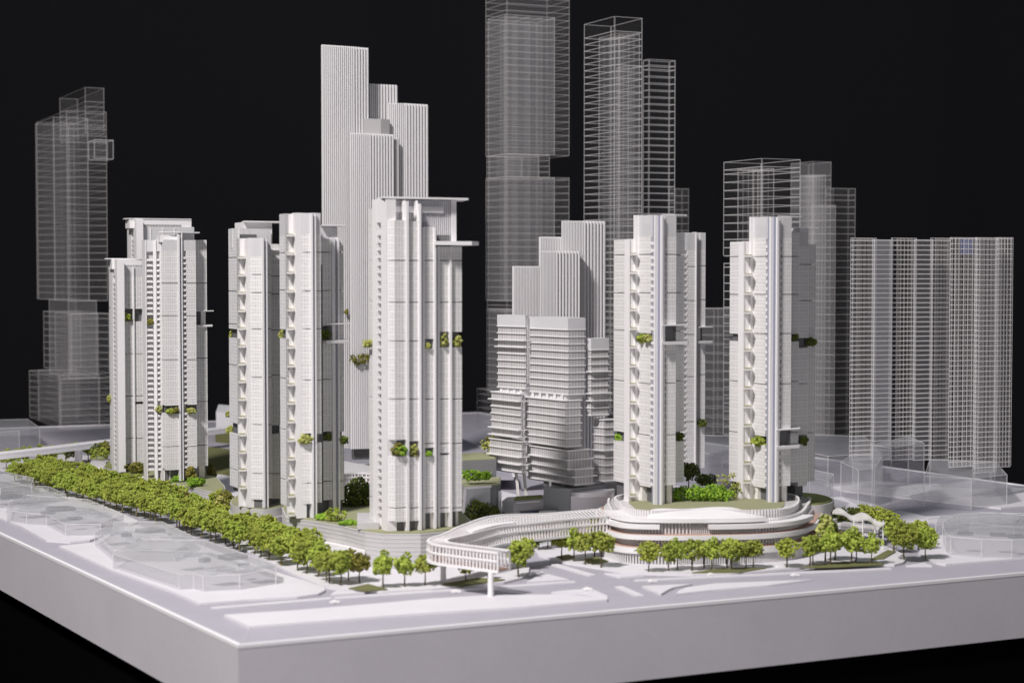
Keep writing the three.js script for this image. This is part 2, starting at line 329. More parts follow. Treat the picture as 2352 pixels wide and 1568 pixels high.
// one storey-stack of facade between a and b, opened at the sky gardens and grooved every few storeys
function block(t, f, a, b, back, top, bot, o = {}) {
  const m = mid(a, b), y = (r) => f.y(r, m), gaps = (o.gaps ?? []).map(([p, q]) => [y(q), y(p)]).sort((p, q) => p[0] - q[0]);
  const cuts = (o.cuts ?? []).map(y), yT = y(top), y0 = y(bot), band = o.band ? y(o.band) : yT, half = 0.0015;
  const edges = [y0, yT, ...cuts.filter((c) => c > y0 + 0.01 && c < yT - 0.01), ...gaps.flat(), ...(o.band ? [band] : [])].sort((p, q) => p - q);
  for (let i = 0; i + 1 < edges.length; i++) {
    const lo = edges[i], hi = edges[i + 1], mm = (lo + hi) / 2;
    if (hi - lo < 0.006 || gaps.some((g) => mm > g[0] && mm < g[1])) continue;
    const isCut = (e) => cuts.includes(e), a0 = lo + (isCut(lo) ? half : 0), a1 = hi - (isCut(hi) ? half : 0);
    const smooth = mm > band;
    part(t, smooth ? 'crown_panel' : 'facade_panel', prism(strip(a, b, back), a0, a1), smooth ? M.frost : o.mat ?? M.gridA);
  }
  const n = inward(a, b), tan = [n[1], -n[0]], ia = add(add(a, n, 0.007), tan, -0.004), ib = add(add(b, n, 0.007), tan, 0.004);
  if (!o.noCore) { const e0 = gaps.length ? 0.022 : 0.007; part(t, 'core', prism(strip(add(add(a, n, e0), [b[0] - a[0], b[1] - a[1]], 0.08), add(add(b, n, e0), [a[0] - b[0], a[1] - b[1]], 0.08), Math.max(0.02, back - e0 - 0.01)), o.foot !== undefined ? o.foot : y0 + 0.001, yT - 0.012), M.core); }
  for (const [g0, g1] of gaps) part(t, 'garden_tray', prism(strip(a, b, back * 0.8, -0.003), g0 - 0.006, g0 - 0.001), M.turfDark);
  return gaps.map(([g0]) => ({ pt: add(m, n, 0.012), y: g0, n }));
}
function fin(t, f, a, b, d, top, bot, o = {}) {              // a white upright blade
  const m = mid(a, b), y0 = typeof bot === 'number' && bot < 5 ? bot : f.y(bot, m);
  return part(t, o.name ?? 'fin', prism(strip(a, b, d, o.proud ?? 0.004), y0, f.y(top, m)), o.mat ?? M.white);
}
function balconies(t, f, a, b, d, top, bot, pitch, o = {}) { // a slot of stacked balconies
  const m = mid(a, b), y0 = f.y(bot, m), y1 = f.y(top, m), n = inward(a, b), w = Math.hypot(b[0] - a[0], b[1] - a[1]);
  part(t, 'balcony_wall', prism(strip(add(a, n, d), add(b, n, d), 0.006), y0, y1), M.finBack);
  const ang = Math.atan2(-(b[1] - a[1]), b[0] - a[0]);
  const slab = box(0, w, 0, 0.0035, -d, 0.002), lip = prism([[w * 0.12, 0.002], [w * 0.88, 0.002], [w * 0.80, -0.008], [w * 0.2, -0.008]], 0.0036, pitch * 0.40);
  const g = merge([slab, lip]);
  const k = Math.floor((y1 - y0) / pitch), gaps = (o.gaps ?? []).map(([p, q]) => [f.y(q, m), f.y(p, m)]);
  for (let i = 0; i < k; i++) {
    const y = y0 + i * pitch; if (gaps.some((q) => y > q[0] - 0.004 && y < q[1])) continue;
    const e = part(t, 'balcony', g, M.white); e.position.set(a[0], y, a[1]); e.rotation.y = ang;
  }
}
function bays(t, f, pa, pb, z1, fwd, top, bot, first, pitch) { // a column of planted ledges before a plain wall
  const a = f.Z(pa, z1), b = f.Z(pb, z1), a2 = f.Z(pa + 0.5, z1 + fwd), b2 = f.Z(pb - 0.5, z1 + fwd), m = mid(a, b);
  const y1 = f.y(top, m), y0 = typeof bot === 'number' && bot < 5 ? bot : f.y(bot, m), pv = pitch * f.depth(m) / F, ya = f.y(first, m);
  part(t, 'bay_wall', prism(strip(a, b, 0.012), y0, y1), M.white);
  const P = [a, b, b2, a2], slab = prism(P, -0.004, 0.003), tf = prism(offsetLoop(P, 0.0012), 0.0032, 0.0052);
  for (let y = ya; y > y0 + 0.01; y -= pv) { const s = part(t, 'bay_floor', slab, M.whiteWarm); s.position.y = y; part(s, 'turf', tf, M.turf); }
}
function canopy(t, f, pts, row, thick, name = 'canopy', mat = M.white) {
  const m = mid(pts[0], pts[1]), y = f.y(row, m); return part(t, name, prism(pts, y - thick, y), mat);
}
function towerThing(f, label, name = 'residential_tower') { const t = thing(name, label, 'tower model', [f.ox, f.h, f.oz], f.turn); return t; }
function gardenShrub(f, pt, y, r, ry, pal, label, sx = 1) { const w = f.world(pt, y); const s = shrub(w, r * 1.25, ry * 1.12, pal, label, 'shrub', undefined, sx); s.rotation.y = f.turn; return s; }
const FLOOR = 0.0256;

// ---------------------------------------------------------------- residential towers
// front tower with the big double canopy
{
  const f = frame(906, 1221, 0.13), t = towerThing(f, 'tall white residential tower nearest the front corner with two wide flat roof canopies');
  const z2 = -0.004, z3 = -0.016, z4 = -0.030, cuts = [598, 694, 783, 916, 1018, 1166];
  // left flank: fins, balcony slot, rear facade
  const Lx = -0.016;
  block(t, f, f.X(848, Lx + 0.01), f.X(858, Lx + 0.01), 0.09, 480, 1195, { cuts: [596, 692, 911, 1014, 1140], gaps: [[785, 803]], mat: M.gridB });
  fin(t, f, f.X(858, Lx), f.X(868, Lx), 0.02, 458, 0);
  balconies(t, f, f.X(868, Lx), f.X(878, Lx), 0.02, 512, 1180, FLOOR);
  fin(t, f, f.X(878, Lx), f.X(891, Lx), 0.03, 458, 0);
  fin(t, f, f.X(866, Lx), f.X(880, Lx), 0.02, 458, 511, { proud: 0.0035 });
  fin(t, f, f.X(868, Lx), f.X(878, Lx), 0.03, 1182, 0, { mat: M.whiteWarm, proud: -0.008 });
  // front blocks stepping back to the right
  const g = [];
  block(t, f, [f.lx(891, Lx) , Lx], f.Z(906, 0), 0.05, 505, 1196, { cuts, gaps: [[1010, 1048]], foot: 0, mat: M.gridA });
  g.push(...block(t, f, f.Z(906, 0), f.Z(932, 0), 0.10, 505, 1198, { cuts, gaps: [[1010, 1048]], foot: 0, mat: M.gridB }));
  fin(t, f, f.Z(932, 0), f.Z(937.5, 0), 0.03, 462, 0, { proud: 0.008 });
  g.push(...block(t, f, f.Z(937.5, z2), f.Z(961, z2), 0.12, 508, 1196, { cuts, gaps: [[1013, 1049]], foot: 0, mat: M.gridB }));
  fin(t, f, f.Z(961, z2), f.Z(965.5, z2), 0.04, 468, 0, { proud: 0.010 });
  fin(t, f, f.Z(965.5, z3), f.Z(969, z3), 0.03, 478, 0, { mat: M.stripe, proud: 0.001 });
  fin(t, f, f.Z(969, z3), f.Z(974, z3), 0.03, 522, 0, { proud: 0.008 });
  g.push(...block(t, f, f.Z(974, z3), f.Z(996, z3), 0.12, 520, 1178, { cuts, gaps: [[778, 801], [1028, 1048]], foot: 0, mat: M.gridB }));
  fin(t, f, f.Z(996, z3), f.Z(1000, z3), 0.03, 522, 0, { proud: 0.008 });
  fin(t, f, f.Z(1000, z4), f.Z(1003, z4), 0.03, 540, 0, { mat: M.stripe, proud: 0.001 });
  fin(t, f, f.Z(1003, z4), f.Z(1008, z4), 0.03, 566, 0, { proud: 0.009 });
  g.push(...block(t, f, f.Z(1008, z4), f.Z(1031, z4), 0.13, 566, 1177, { cuts, gaps: [[762, 797], [1040, 1045]], foot: 0, mat: M.gridB }));
  fin(t, f, f.Z(1031, z4), f.Z(1035.5, z4), 0.04, 566, 0, { proud: 0.010 });
  g.push(...block(t, f, f.Z(1035.5, z4), f.Z(1061, z4), 0.14, 566, 1174, { cuts, gaps: [[762, 797]], mat: M.gridB }));
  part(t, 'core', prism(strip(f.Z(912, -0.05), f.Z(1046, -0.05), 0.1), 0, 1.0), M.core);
  // legs at the foot
  for (const [p, q, z] of [[950, 960, -0.03], [988, 996, -0.03], [1022, 1031, -0.045], [1040, 1052, -0.06]]) part(t, 'leg', prism(strip(f.Z(p, z), f.Z(q, z), 0.05), 0, 0.075), M.whiteWarm);
  // crown: louvred penthouse under the top canopy
  const cz = -0.050, ca = f.Z(884, cz), cb = f.Z(1036, cz), yA = f.y(566, cb), yB = f.y(459, cb);
  part(t, 'penthouse_wall', prism(strip(f.Z(893, cz - 0.006), f.Z(1034, cz - 0.006), 0.12), f.y(540, ca), yB - 0.002), M.stripe);
  const n = 34;
  for (let i = 0; i < n; i++) { const a = mid(ca, cb, i / n + 0.002), b = mid(ca, cb, (i + 0.45) / n); part(t, 'louvre', prism(strip(a, b, 0.006, 0.0), i > n * 0.62 ? yA : f.y(510, a), yB - 0.002), M.white); }
  part(t, 'penthouse_wall', prism(strip(f.Z(1036, cz), f.Z(1048, cz), 0.11, 0.002), yA - 0.002, yB - 0.002), M.white);
  part(t, 'lintel', prism(strip(f.Z(890, cz + 0.002), f.Z(1018, cz + 0.002), 0.004, 0.004), f.y(487, ca), f.y(473, ca)), M.white);
  for (const [p, z] of [[935, 0], [962, z2]]) {              // fins that lean back to carry the canopy
    const a = f.Z(p - 2, z), b = f.Z(p + 2, z), yt = f.y(460, a), yb = f.y(508, a), g0 = new THREE.BufferGeometry();
    const w = b[0] - a[0], P = [[a[0], yb, 0.006 + z], [a[0], yb, z - 0.02], [a[0], yt, cz], [a[0], yt, cz + 0.03]], Q = P.map((q) => [q[0] + w, q[1], q[2]]);
    const v = [], tri = (A, B, C) => v.push(...A, ...B, ...C), qd = (A, B, C, Dd) => { tri(A, B, C); tri(A, C, Dd); };
    qd(P[0], P[3], P[2], P[1]); qd(Q[0], Q[1], Q[2], Q[3]);
    for (let i = 0; i < 4; i++) qd(P[i], P[(i + 1) % 4], Q[(i + 1) % 4], Q[i]);
    g0.setAttribute('position', new THREE.Float32BufferAttribute(v, 3)); g0.computeVertexNormals(); part(t, 'bracket', g0, M.white);
  }
  const top = [f.Z(881, -0.022), f.Z(1076, -0.026), f.Z(1060, -0.17), f.Z(868, -0.13)];
  part(t, 'top_canopy', prism(top, yB, yB + 0.0065), M.white);
  const yC = f.y(563, f.Z(1040, z4));
  part(t, 'lower_canopy', prism([f.Z(998, 0.0), f.Z(1084, 0.02), f.Z(1100, -0.01), f.Z(1098, -0.03), f.Z(1060, -0.16), f.Z(1000, -0.12)], yC, yC + 0.013), M.white);
  // sky gardens
  const S4 = [[0, 'olive'], [1, 'bright']];
  gardenShrub(f, f.Z(911, -0.004), f.y(1047, [0, 0]), 0.016, 0.026, 'olive', 'small olive tree at the left end of the lower sky garden of the front tower');
  gardenShrub(f, f.Z(922, 0.0), f.y(1047, [0, 0]), 0.015, 0.020, 'bright', 'green bush in the middle of the lower sky garden of the front tower');
  gardenShrub(f, f.Z(948, -0.006), f.y(1047, [0, 0]), 0.014, 0.021, 'light', 'pale green bush between two fins in the lower sky garden of the front tower');
  gardenShrub(f, f.Z(983, z3), f.y(1047, [0.1, -0.02]), 0.010, 0.008, 'bright', 'low bright shrub in the narrow lower opening of the front tower');
  gardenShrub(f, f.Z(983, z3), f.y(800, [0.1, -0.02]), 0.009, 0.009, 'light', 'low shrub in the narrow upper opening of the front tower');
  gardenShrub(f, f.Z(1018, z4), f.y(797, [0.17, -0.03]), 0.013, 0.025, 'light', 'leafy small tree in the upper sky garden of the front tower');
  gardenShrub(f, f.Z(1051, z4), f.y(797, [0.23, -0.03]), 0.013, 0.022, 'light', 'round small tree at the right corner of the upper sky garden of the front tower');
  gardenShrub(f, f.X(847, Lx), f.y(797, [-0.02, -0.15]), 0.018, 0.013, 'light', 'yellow green bush on the left rear ledge of the front tower');
}
// the three towers left of it share one scheme: bay flank, front panel, fin pair, narrow panel, shaded wing
function bayTower(f, label, s) {
  const t = towerThing(f, label), zc = s.zc;
  const z1 = f.lz(s.fin1[0], s.bx) + 0.004, xL = f.lx(s.back[1], z1);
  block(t, f, f.X(s.back[0], xL), f.X(s.back[1], xL), 0.008, s.backTop, s.backBot, { cuts: s.backCuts, gaps: s.backGaps, band: s.backBand, mat: s.backMat ?? M.banded, noCore: true });
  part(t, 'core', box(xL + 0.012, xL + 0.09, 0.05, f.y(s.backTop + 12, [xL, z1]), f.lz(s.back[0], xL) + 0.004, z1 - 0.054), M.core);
  bays(t, f, s.bay[0], s.bay[1] + 1, z1, 0.034, s.bayTop, 0, s.bayFirst, s.bayPitch);
  if (s.finPre) fin(t, f, f.X(s.finPre[0], s.bx), f.X(s.finPre[1], s.bx), 0.02, s.bayTop + 1, 0);
  fin(t, f, f.X(s.fin1[0], s.bx), f.X(s.fin1[1], s.bx), 0.03, s.top, 0, { proud: 0.006 });
  return t;
}
{ // left of the pair
  const f = frame(606, 1166, 0.13), t = bayTower(f, 'left white tower of the middle pair, lower and with dark triangular side bays', { bx: -0.045, back: [526, 547], backTop: 525, backBot: 1118, backCuts: [591, 668, 744, 838, 1077], backGaps: [[755, 776], [971, 995]], backMat: M.banded, bay: [547, 563], bayTop: 547, bayFirst: 592, bayPitch: 40.6, fin1: [563, 572], top: 547 });
  const z0 = -0.028, cuts = [630, 672, 755, 866, 975, 1087];
  block(t, f, [-0.045 + 0.001, f.lz(572, -0.044)], f.Z(602, 0), 0.07, 546, 1147, { cuts, band: 588, foot: 0, mat: M.gridA });
  fin(t, f, f.Z(602, 0), f.Z(606, 0), 0.04, 546, 0, { proud: 0.008 });
  fin(t, f, f.Z(606, -0.008), f.Z(610.5, -0.008), 0.03, 547, 0, { mat: M.stripe });
  fin(t, f, f.Z(610.5, -0.006), f.Z(613.5, -0.006), 0.04, 547, 0, { proud: 0.008 });
  block(t, f, f.Z(613.5, -0.02), f.Z(623, -0.02), 0.10, 547, 1144, { cuts, band: 588, mat: M.gridB });
  block(t, f, f.Z(623, -0.10), f.Z(647, -0.10), 0.10, 560, 1145, { cuts: [634, 675, 758, 861, 1087], gaps: [[976, 996]], mat: M.gridB });
  part(t, 'leg', prism(strip(f.Z(571, -0.065), f.Z(592, -0.035), 0.03), 0, 0.045), M.whiteWarm);
  part(t, 'core', prism(strip(f.Z(606, -0.06), f.Z(640, -0.14), 0.06), 0, 0.8), M.core);
  // penthouse behind
  const y = f.y(526, [0, -0.2]);
  part(t, 'penthouse_wall', prism(strip(f.Z(562, -0.17), f.Z(626, -0.17), 0.12), f.y(560, [0, -0.17]), f.y(510, [0, -0.17])), M.white);
  for (const [p, q] of [[534, 552], [552, 562], [562, 575], [575, 617], [617, 624]]) part(t, 'crown_panel', prism(strip(f.Z(p, -0.14), f.Z(q - 0.5, -0.14), 0.02), f.y(570, [0, -0.14]), f.y(525, [0, -0.14])), M.frost);
  part(t, 'canopy', prism([f.Z(561, -0.155), f.Z(668, -0.155), f.Z(658, -0.30), f.Z(556, -0.30)], f.y(510, [0, -0.155]), f.y(507, [0, -0.155])), M.white);
  for (const r of [572, 592, 606]) part(t, 'terrace', prism([f.Z(624, -0.09), f.Z(646, -0.09), f.Z(644, -0.16), f.Z(622, -0.16)], f.y(r + 3, [0.03, -0.1]), f.y(r, [0.03, -0.1])), M.white);
  gardenShrub(f, f.X(538, -0.05), f.y(775, f.X(538, -0.05)), 0.018, 0.016, 'light', 'small bush in the upper left sky garden of the left middle tower');
  gardenShrub(f, f.X(532, -0.055), f.y(994, f.X(532, -0.05)), 0.024, 0.016, 'light', 'yellow green bush in the lower left sky garden of the left middle tower');
  gardenShrub(f, f.X(524, -0.05), f.y(957, f.X(524, -0.05)), 0.010, 0.012, 'light', 'small tuft on the far left ledge of the left middle tower');
}
{ // right of the pair
  const f = frame(718, 1189, 0.13), t = bayTower(f, 'right white tower of the middle pair, taller, with two thin side canopies', { bx: -0.050, back: [643, 659], backTop: 491, backBot: 1160, backCuts: [580, 666, 868, 985, 1100], backGaps: [[756, 777]], backBand: 541, backMat: M.banded, bay: [659, 675], bayTop: 491, bayFirst: 541, bayPitch: 42.7, fin1: [675, 684], top: 489 });
  const cuts = [579, 668, 755, 873, 1109];
  block(t, f, [-0.049, f.lz(684, -0.049)], f.Z(714, 0), 0.08, 489, 1157, { cuts, gaps: [[995, 1018]], band: 536, foot: 0, mat: M.gridA });
  fin(t, f, f.Z(714, 0), f.Z(718, 0), 0.04, 489, 0, { proud: 0.008 });
  fin(t, f, f.Z(718, -0.008), f.Z(721.5, -0.008), 0.03, 490, 0, { mat: M.stripe });
  fin(t, f, f.Z(721.5, -0.006), f.Z(725, -0.006), 0.04, 489, 0, { proud: 0.008 });
  block(t, f, f.Z(725, -0.012), f.Z(737.5, -0.012), 0.12, 489, 1154, { cuts, gaps: [[996, 1016]], band: 538, mat: M.gridB });
  const zw = -0.10;
  block(t, f, f.Z(737.5, zw), f.Z(761, zw), 0.10, 547, 1148, { cuts: [579, 667, 871, 1105], gaps: [[748, 782], [991, 1012]], band: 553, mat: M.gridB });
  fin(t, f, f.Z(761, zw), f.Z(768, zw), 0.04, 545, 0, { proud: 0.012 });
  fin(t, f, f.Z(768, zw - 0.006), f.Z(774, zw - 0.006), 0.03, 549, 0, { mat: M.stripe });
  fin(t, f, f.Z(774, zw), f.Z(777.5, zw), 0.04, 545, 0, { proud: 0.012 });
  block(t, f, f.Z(777.5, zw - 0.01), f.Z(789.5, zw - 0.01), 0.10, 548, 1148, { cuts: [579, 667, 870, 1104], gaps: [[991, 1011]], mat: M.gridB });
  part(t, 'core', prism(strip(f.Z(722, -0.05), f.Z(760, -0.15), 0.05), 0, 0.9), M.core);
  part(t, 'core', prism(strip(f.Z(740, zw - 0.04), f.Z(784, zw - 0.04), 0.05), 0, 0.9), M.core);
  part(t, 'leg', prism(strip(f.Z(683, -0.07), f.Z(706, -0.04), 0.03), 0, 0.06), M.whiteWarm);
  for (const [r, k, p] of [[744, 0.0035, 803], [787, 0.010, 800]]) part(t, 'side_canopy', prism([f.Z(750, zw + 0.05), f.Z(p, zw + 0.03), f.Z(p, zw - 0.05), f.Z(752, zw - 0.01)], f.y(r, [0.09, zw]) - 0.001, f.y(r, [0.09, zw]) + k), M.white);
  part(t, 'canopy', prism([f.Z(740, zw - 0.02), f.Z(796, zw - 0.02), f.Z(796, zw - 0.12), f.Z(736, zw - 0.10)], f.y(518, [0.06, zw]), f.y(515, [0.06, zw])), M.white);
  part(t, 'penthouse_wall', prism(strip(f.Z(741, zw - 0.05), f.Z(776, zw - 0.05), 0.04), f.y(560, [0.06, zw]), f.y(517, [0.06, zw]) - 0.002), M.frost);
  for (let i = 0; i < 5; i++) { const y = f.y(543 - i * 4, [0.08, zw]); part(t, 'louvre', prism(strip(f.Z(762, zw - 0.045), f.Z(776, zw - 0.045), 0.006, 0.002), y, y + 0.0035), M.white); }
  gardenShrub(f, f.X(650, -0.052), f.y(776, f.X(650, -0.05)), 0.016, 0.016, 'light', 'small bush in the left sky garden of the right middle tower');
  gardenShrub(f, f.Z(700, -0.006), f.y(1017, f.Z(700, -0.02)), 0.024, 0.016, 'light', 'pale green bush filling the lower front opening of the right middle tower');
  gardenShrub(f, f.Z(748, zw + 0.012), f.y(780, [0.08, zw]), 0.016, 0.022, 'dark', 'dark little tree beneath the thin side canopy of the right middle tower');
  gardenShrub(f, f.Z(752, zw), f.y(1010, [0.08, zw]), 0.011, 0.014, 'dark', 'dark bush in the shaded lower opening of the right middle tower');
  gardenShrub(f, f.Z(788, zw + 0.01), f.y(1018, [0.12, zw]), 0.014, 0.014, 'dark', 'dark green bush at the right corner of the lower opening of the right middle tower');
}
{ // left group, front
  const f = frame(413, 1104, 0.10), t = towerThing(f, 'front white tower of the left group with two balcony columns and a side canopy');
  const Lx = -0.075;
  block(t, f, f.X(327, Lx - 0.02), f.X(334, Lx - 0.02), 0.06, 556, 1080, { cuts: [652, 820, 922, 1018], mat: M.banded });
  fin(t, f, f.Z(334, -0.075), f.Z(336.5, -0.075), 0.05, 551, 0);
  balconies(t, f, f.Z(336.5, -0.075), f.Z(353, -0.065), 0.016, 578, 1080, 0.0233, { gaps: [[727, 745]] });
  part(t, 'crown_panel', prism(strip(f.Z(336.5, -0.075), f.Z(353, -0.065), 0.02), f.y(577, [-0.1, -0.07]), f.y(551, [-0.1, -0.07])), M.frost);
  fin(t, f, f.Z(353, -0.06), f.Z(360, -0.055), 0.04, 551, 0, { proud: 0.006 });
  balconies(t, f, f.Z(360, -0.055), f.Z(368.5, -0.05), 0.016, 578, 1080, 0.0233, { gaps: [[928, 948]] });
  part(t, 'crown_panel', prism(strip(f.Z(360, -0.055), f.Z(368.5, -0.05), 0.02), f.y(577, [-0.1, -0.05]), f.y(553, [-0.1, -0.05])), M.frost);
  fin(t, f, f.Z(368.5, -0.045), f.Z(370.5, -0.045), 0.04, 550, 0, { proud: 0.006 });
  const cuts = [650, 725, 826, 1025];
  block(t, f, f.Z(370.5, -0.045), f.Z(378.5, 0.0), 0.05, 550, 1076, { cuts, gaps: [[930, 948]], band: 576, mat: M.gridA });
  block(t, f, f.Z(378.5, 0), f.Z(409, 0), 0.08, 550, 1079, { cuts, gaps: [[931, 950]], band: 576, foot: 0, mat: M.gridA });
  fin(t, f, f.Z(409, 0), f.Z(413, 0), 0.04, 538, 0, { proud: 0.006 });
  fin(t, f, f.Z(413, -0.008), f.Z(416.5, -0.008), 0.03, 549, 0, { mat: M.stripe });
  fin(t, f, f.Z(416.5, -0.008), f.Z(419, -0.008), 0.04, 534, 0, { proud: 0.006 });
  balconies(t, f, f.Z(419, -0.012), f.Z(428.5, -0.012), 0.016, 577, 1075, 0.0233, { gaps: [[929, 948]] });
  part(t, 'crown_panel', prism(strip(f.Z(419, -0.012), f.Z(428.5, -0.012), 0.02), f.y(576, [0.02, -0.01]), f.y(551, [0.02, -0.01])), M.frost);
  block(t, f, f.Z(428.5, -0.012), f.Z(450.5, -0.012), 0.10, 551, 1075, { cuts, gaps: [[929, 948]], band: 576, mat: M.gridA });
  block(t, f, f.Z(450.5, -0.07), f.Z(475.5, -0.07), 0.10, 551, 1070, { cuts: [650, 822, 922, 1022], gaps: [[715, 747]], mat: M.gridB });
  part(t, 'core', prism(strip(f.Z(360, -0.09), f.Z(440, -0.06), 0.06), 0, 0.98), M.core);
  part(t, 'leg', prism(strip(f.Z(368, -0.05), f.Z(388, -0.02), 0.03), 0, 0.05), M.whiteWarm);
  part(t, 'leg', prism(strip(f.Z(455, -0.09), f.Z(468, -0.09), 0.03), 0, 0.10), M.whiteWarm);
  for (const [r, k, p] of [[715, 0.003, 491], [750, 0.007, 488]]) part(t, 'side_canopy', prism([f.Z(449, -0.055), f.Z(p, -0.06), f.Z(p, -0.13), f.Z(452, -0.12)], f.y(r, [0.09, -0.07]), f.y(r, [0.09, -0.07]) + k), M.white);
  part(t, 'side_pier', prism(strip(f.Z(462, -0.08), f.Z(472, -0.08), 0.03), f.y(750, [0.1, -0.08]), f.y(715, [0.1, -0.08])), M.white);
  part(t, 'penthouse_wall', prism(strip(f.Z(369, -0.02), f.Z(416, -0.02), 0.06), f.y(556, [0, -0.02]), f.y(540, [0, -0.02])), M.white);
  part(t, 'penthouse_wall', prism(strip(f.Z(419, -0.05), f.Z(447, -0.05), 0.05), f.y(556, [0.05, -0.05]), f.y(534, [0.05, -0.05])), M.frost);
  part(t, 'canopy', prism([f.Z(416, -0.0), f.Z(460, -0.02), f.Z(456, -0.12), f.Z(366, -0.12), f.Z(366, -0.02)], f.y(535, [0.05, -0.03]), f.y(532.5, [0.05, -0.03])), M.white);
  gardenShrub(f, f.Z(346, -0.066), f.y(745, [-0.1, -0.07]), 0.012, 0.012, 'olive', 'small bush in the balcony column of the front left tower');
  gardenShrub(f, f.Z(364, -0.044), f.y(948, [-0.1, -0.05]), 0.012, 0.016, 'light', 'bush left of the main panel in the lower sky garden of the front left tower');
  gardenShrub(f, f.Z(389, 0.0), f.y(949, [-0.04, 0]), 0.016, 0.010, 'street', 'low shrub in the lower main opening of the front left tower');
  gardenShrub(f, f.Z(401, 0.0), f.y(949, [-0.03, 0]), 0.014, 0.014, 'olive', 'rounded shrub beside the fin in the lower main opening of the front left tower');
  gardenShrub(f, f.Z(437, -0.01), f.y(948, [0.05, -0.01]), 0.018, 0.011, 'light', 'bush in the lower right opening of the front left tower');
}
{ // left group, small one at the far left
  const f = frame(270, 1082, 0.10), t = towerThing(f, 'lower white tower at the far left of the left group with a short canopy'), Lx = -0.004;
  block(t, f, f.X(250.5, Lx), f.X(255.5, Lx), 0.09, 612, 1066, { cuts: [707, 800, 985], mat: M.banded });
  fin(t, f, f.X(255.5, Lx), f.X(261, Lx), 0.02, 595, 0, { proud: 0.003 });
  balconies(t, f, f.X(261, Lx), f.X(266, Lx), 0.016, 634, 1065, 0.0215);
  fin(t, f, f.X(261, Lx), f.X(266, Lx), 0.02, 595, 634, { proud: 0.002 });
  fin(t, f, f.X(266, Lx), f.X(271, Lx), 0.03, 595, 0, { proud: 0.003 });
  const cuts = [812, 909, 1006];
  block(t, f, f.Z(271, -0.004), f.Z(281, 0), 0.06, 612, 1064, { cuts, gaps: [[709, 738]], band: 634, foot: 0, mat: M.gridB });
  block(t, f, f.Z(281, 0), f.Z(305.5, 0), 0.06, 612, 1065, { cuts, gaps: [[709, 738]], band: 634, mat: M.gridB });
  fin(t, f, f.Z(305.5, 0), f.Z(308, 0), 0.04, 612, 0, { proud: 0.006 });
  block(t, f, f.Z(308, -0.004), f.Z(328, -0.004), 0.08, 612, 1065, { cuts, gaps: [[709, 738], [922, 928]], band: 634, foot: 0, mat: M.gridB });
  fin(t, f, f.Z(328, -0.004), f.Z(330.5, -0.004), 0.04, 634, 0, { proud: 0.006 });
  part(t, 'core', prism(strip(f.Z(281, -0.04), f.Z(326, -0.05), 0.04), 0, 0.9), M.core);
  const yT = f.y(595, [0, -0.03]);
  part(t, 'penthouse_wall', prism(strip(f.Z(258, -0.012), f.Z(332, -0.012), 0.07), f.y(618, [0, -0.03]), yT), M.white);
  for (let i = 0; i < 12; i++) part(t, 'vent_slot', prism(strip(f.Z(284 + i * 3.7, -0.012), f.Z(285.8 + i * 3.7, -0.012), 0.002, 0.0015), f.y(613, [0, -0.01]), f.y(608.5, [0, -0.01])), M.void);
  part(t, 'canopy', prism([f.Z(243, -0.03), f.Z(333, -0.006), f.Z(333, -0.09), f.Z(241, -0.12)], yT, yT + 0.004), M.white);
  gardenShrub(f, f.Z(287, 0.004), f.y(737, [0, 0]), 0.022, 0.020, 'street', 'dense green bush in the upper sky garden of the far left tower');
  gardenShrub(f, f.X(249, -0.01), f.y(924, [0, -0.1]), 0.010, 0.018, 'light', 'tiny tree on the left edge of the far left tower');
}
{ // left group, behind
  const f = frame(316, 1062, 0.10), t = towerThing(f, 'tallest white tower at the back of the left group with a slotted roof wall'), Lx = -0.004;
  block(t, f, f.X(293.5, Lx), f.X(297.5, Lx), 0.09, 527, 1060, { cuts: [610, 700], mat: M.banded });
  fin(t, f, f.X(297.5, Lx), f.X(304, Lx), 0.02, 503, 0, { proud: 0.003 });
  balconies(t, f, f.X(304, Lx), f.X(309, Lx), 0.016, 534, 1050, 0.0215);
  fin(t, f, f.X(304, Lx), f.X(309, Lx), 0.02, 503, 533, { proud: 0.002 });
  fin(t, f, f.X(309, Lx), f.X(316, Lx), 0.03, 503, 0, { proud: 0.003 });
  const cuts = [610, 700, 790];
  for (const [p, q] of [[316, 347], [347.8, 375], [375.8, 402], [402.8, 447]]) block(t, f, f.Z(p, 0), f.Z(q, 0), 0.09, 521, 1060, { cuts, band: 560, mat: M.gridB });
  for (const p of [347.4, 375.4, 402.4]) fin(t, f, f.Z(p - 1, 0), f.Z(p + 1, 0), 0.02, 522, 0, { proud: 0.004 });
  const yT = f.y(503, [0, -0.03]);
  part(t, 'penthouse_wall', prism(strip(f.Z(299, -0.010), f.Z(441, -0.010), 0.08), f.y(524, [0, -0.03]), yT), M.white);
  for (let i = 0; i < 27; i++) part(t, 'vent_slot', prism(strip(f.Z(324.5 + i * 3.5, -0.010), f.Z(326.3 + i * 3.5, -0.010), 0.002, 0.0015), f.y(520.5, [0, -0.01]), f.y(515, [0, -0.01])), M.void);
  part(t, 'canopy', prism([f.Z(287, -0.05), f.Z(300, -0.006), f.Z(441, -0.006), f.Z(436, -0.09), f.Z(284, -0.12)], yT, yT + 0.004), M.white);
}
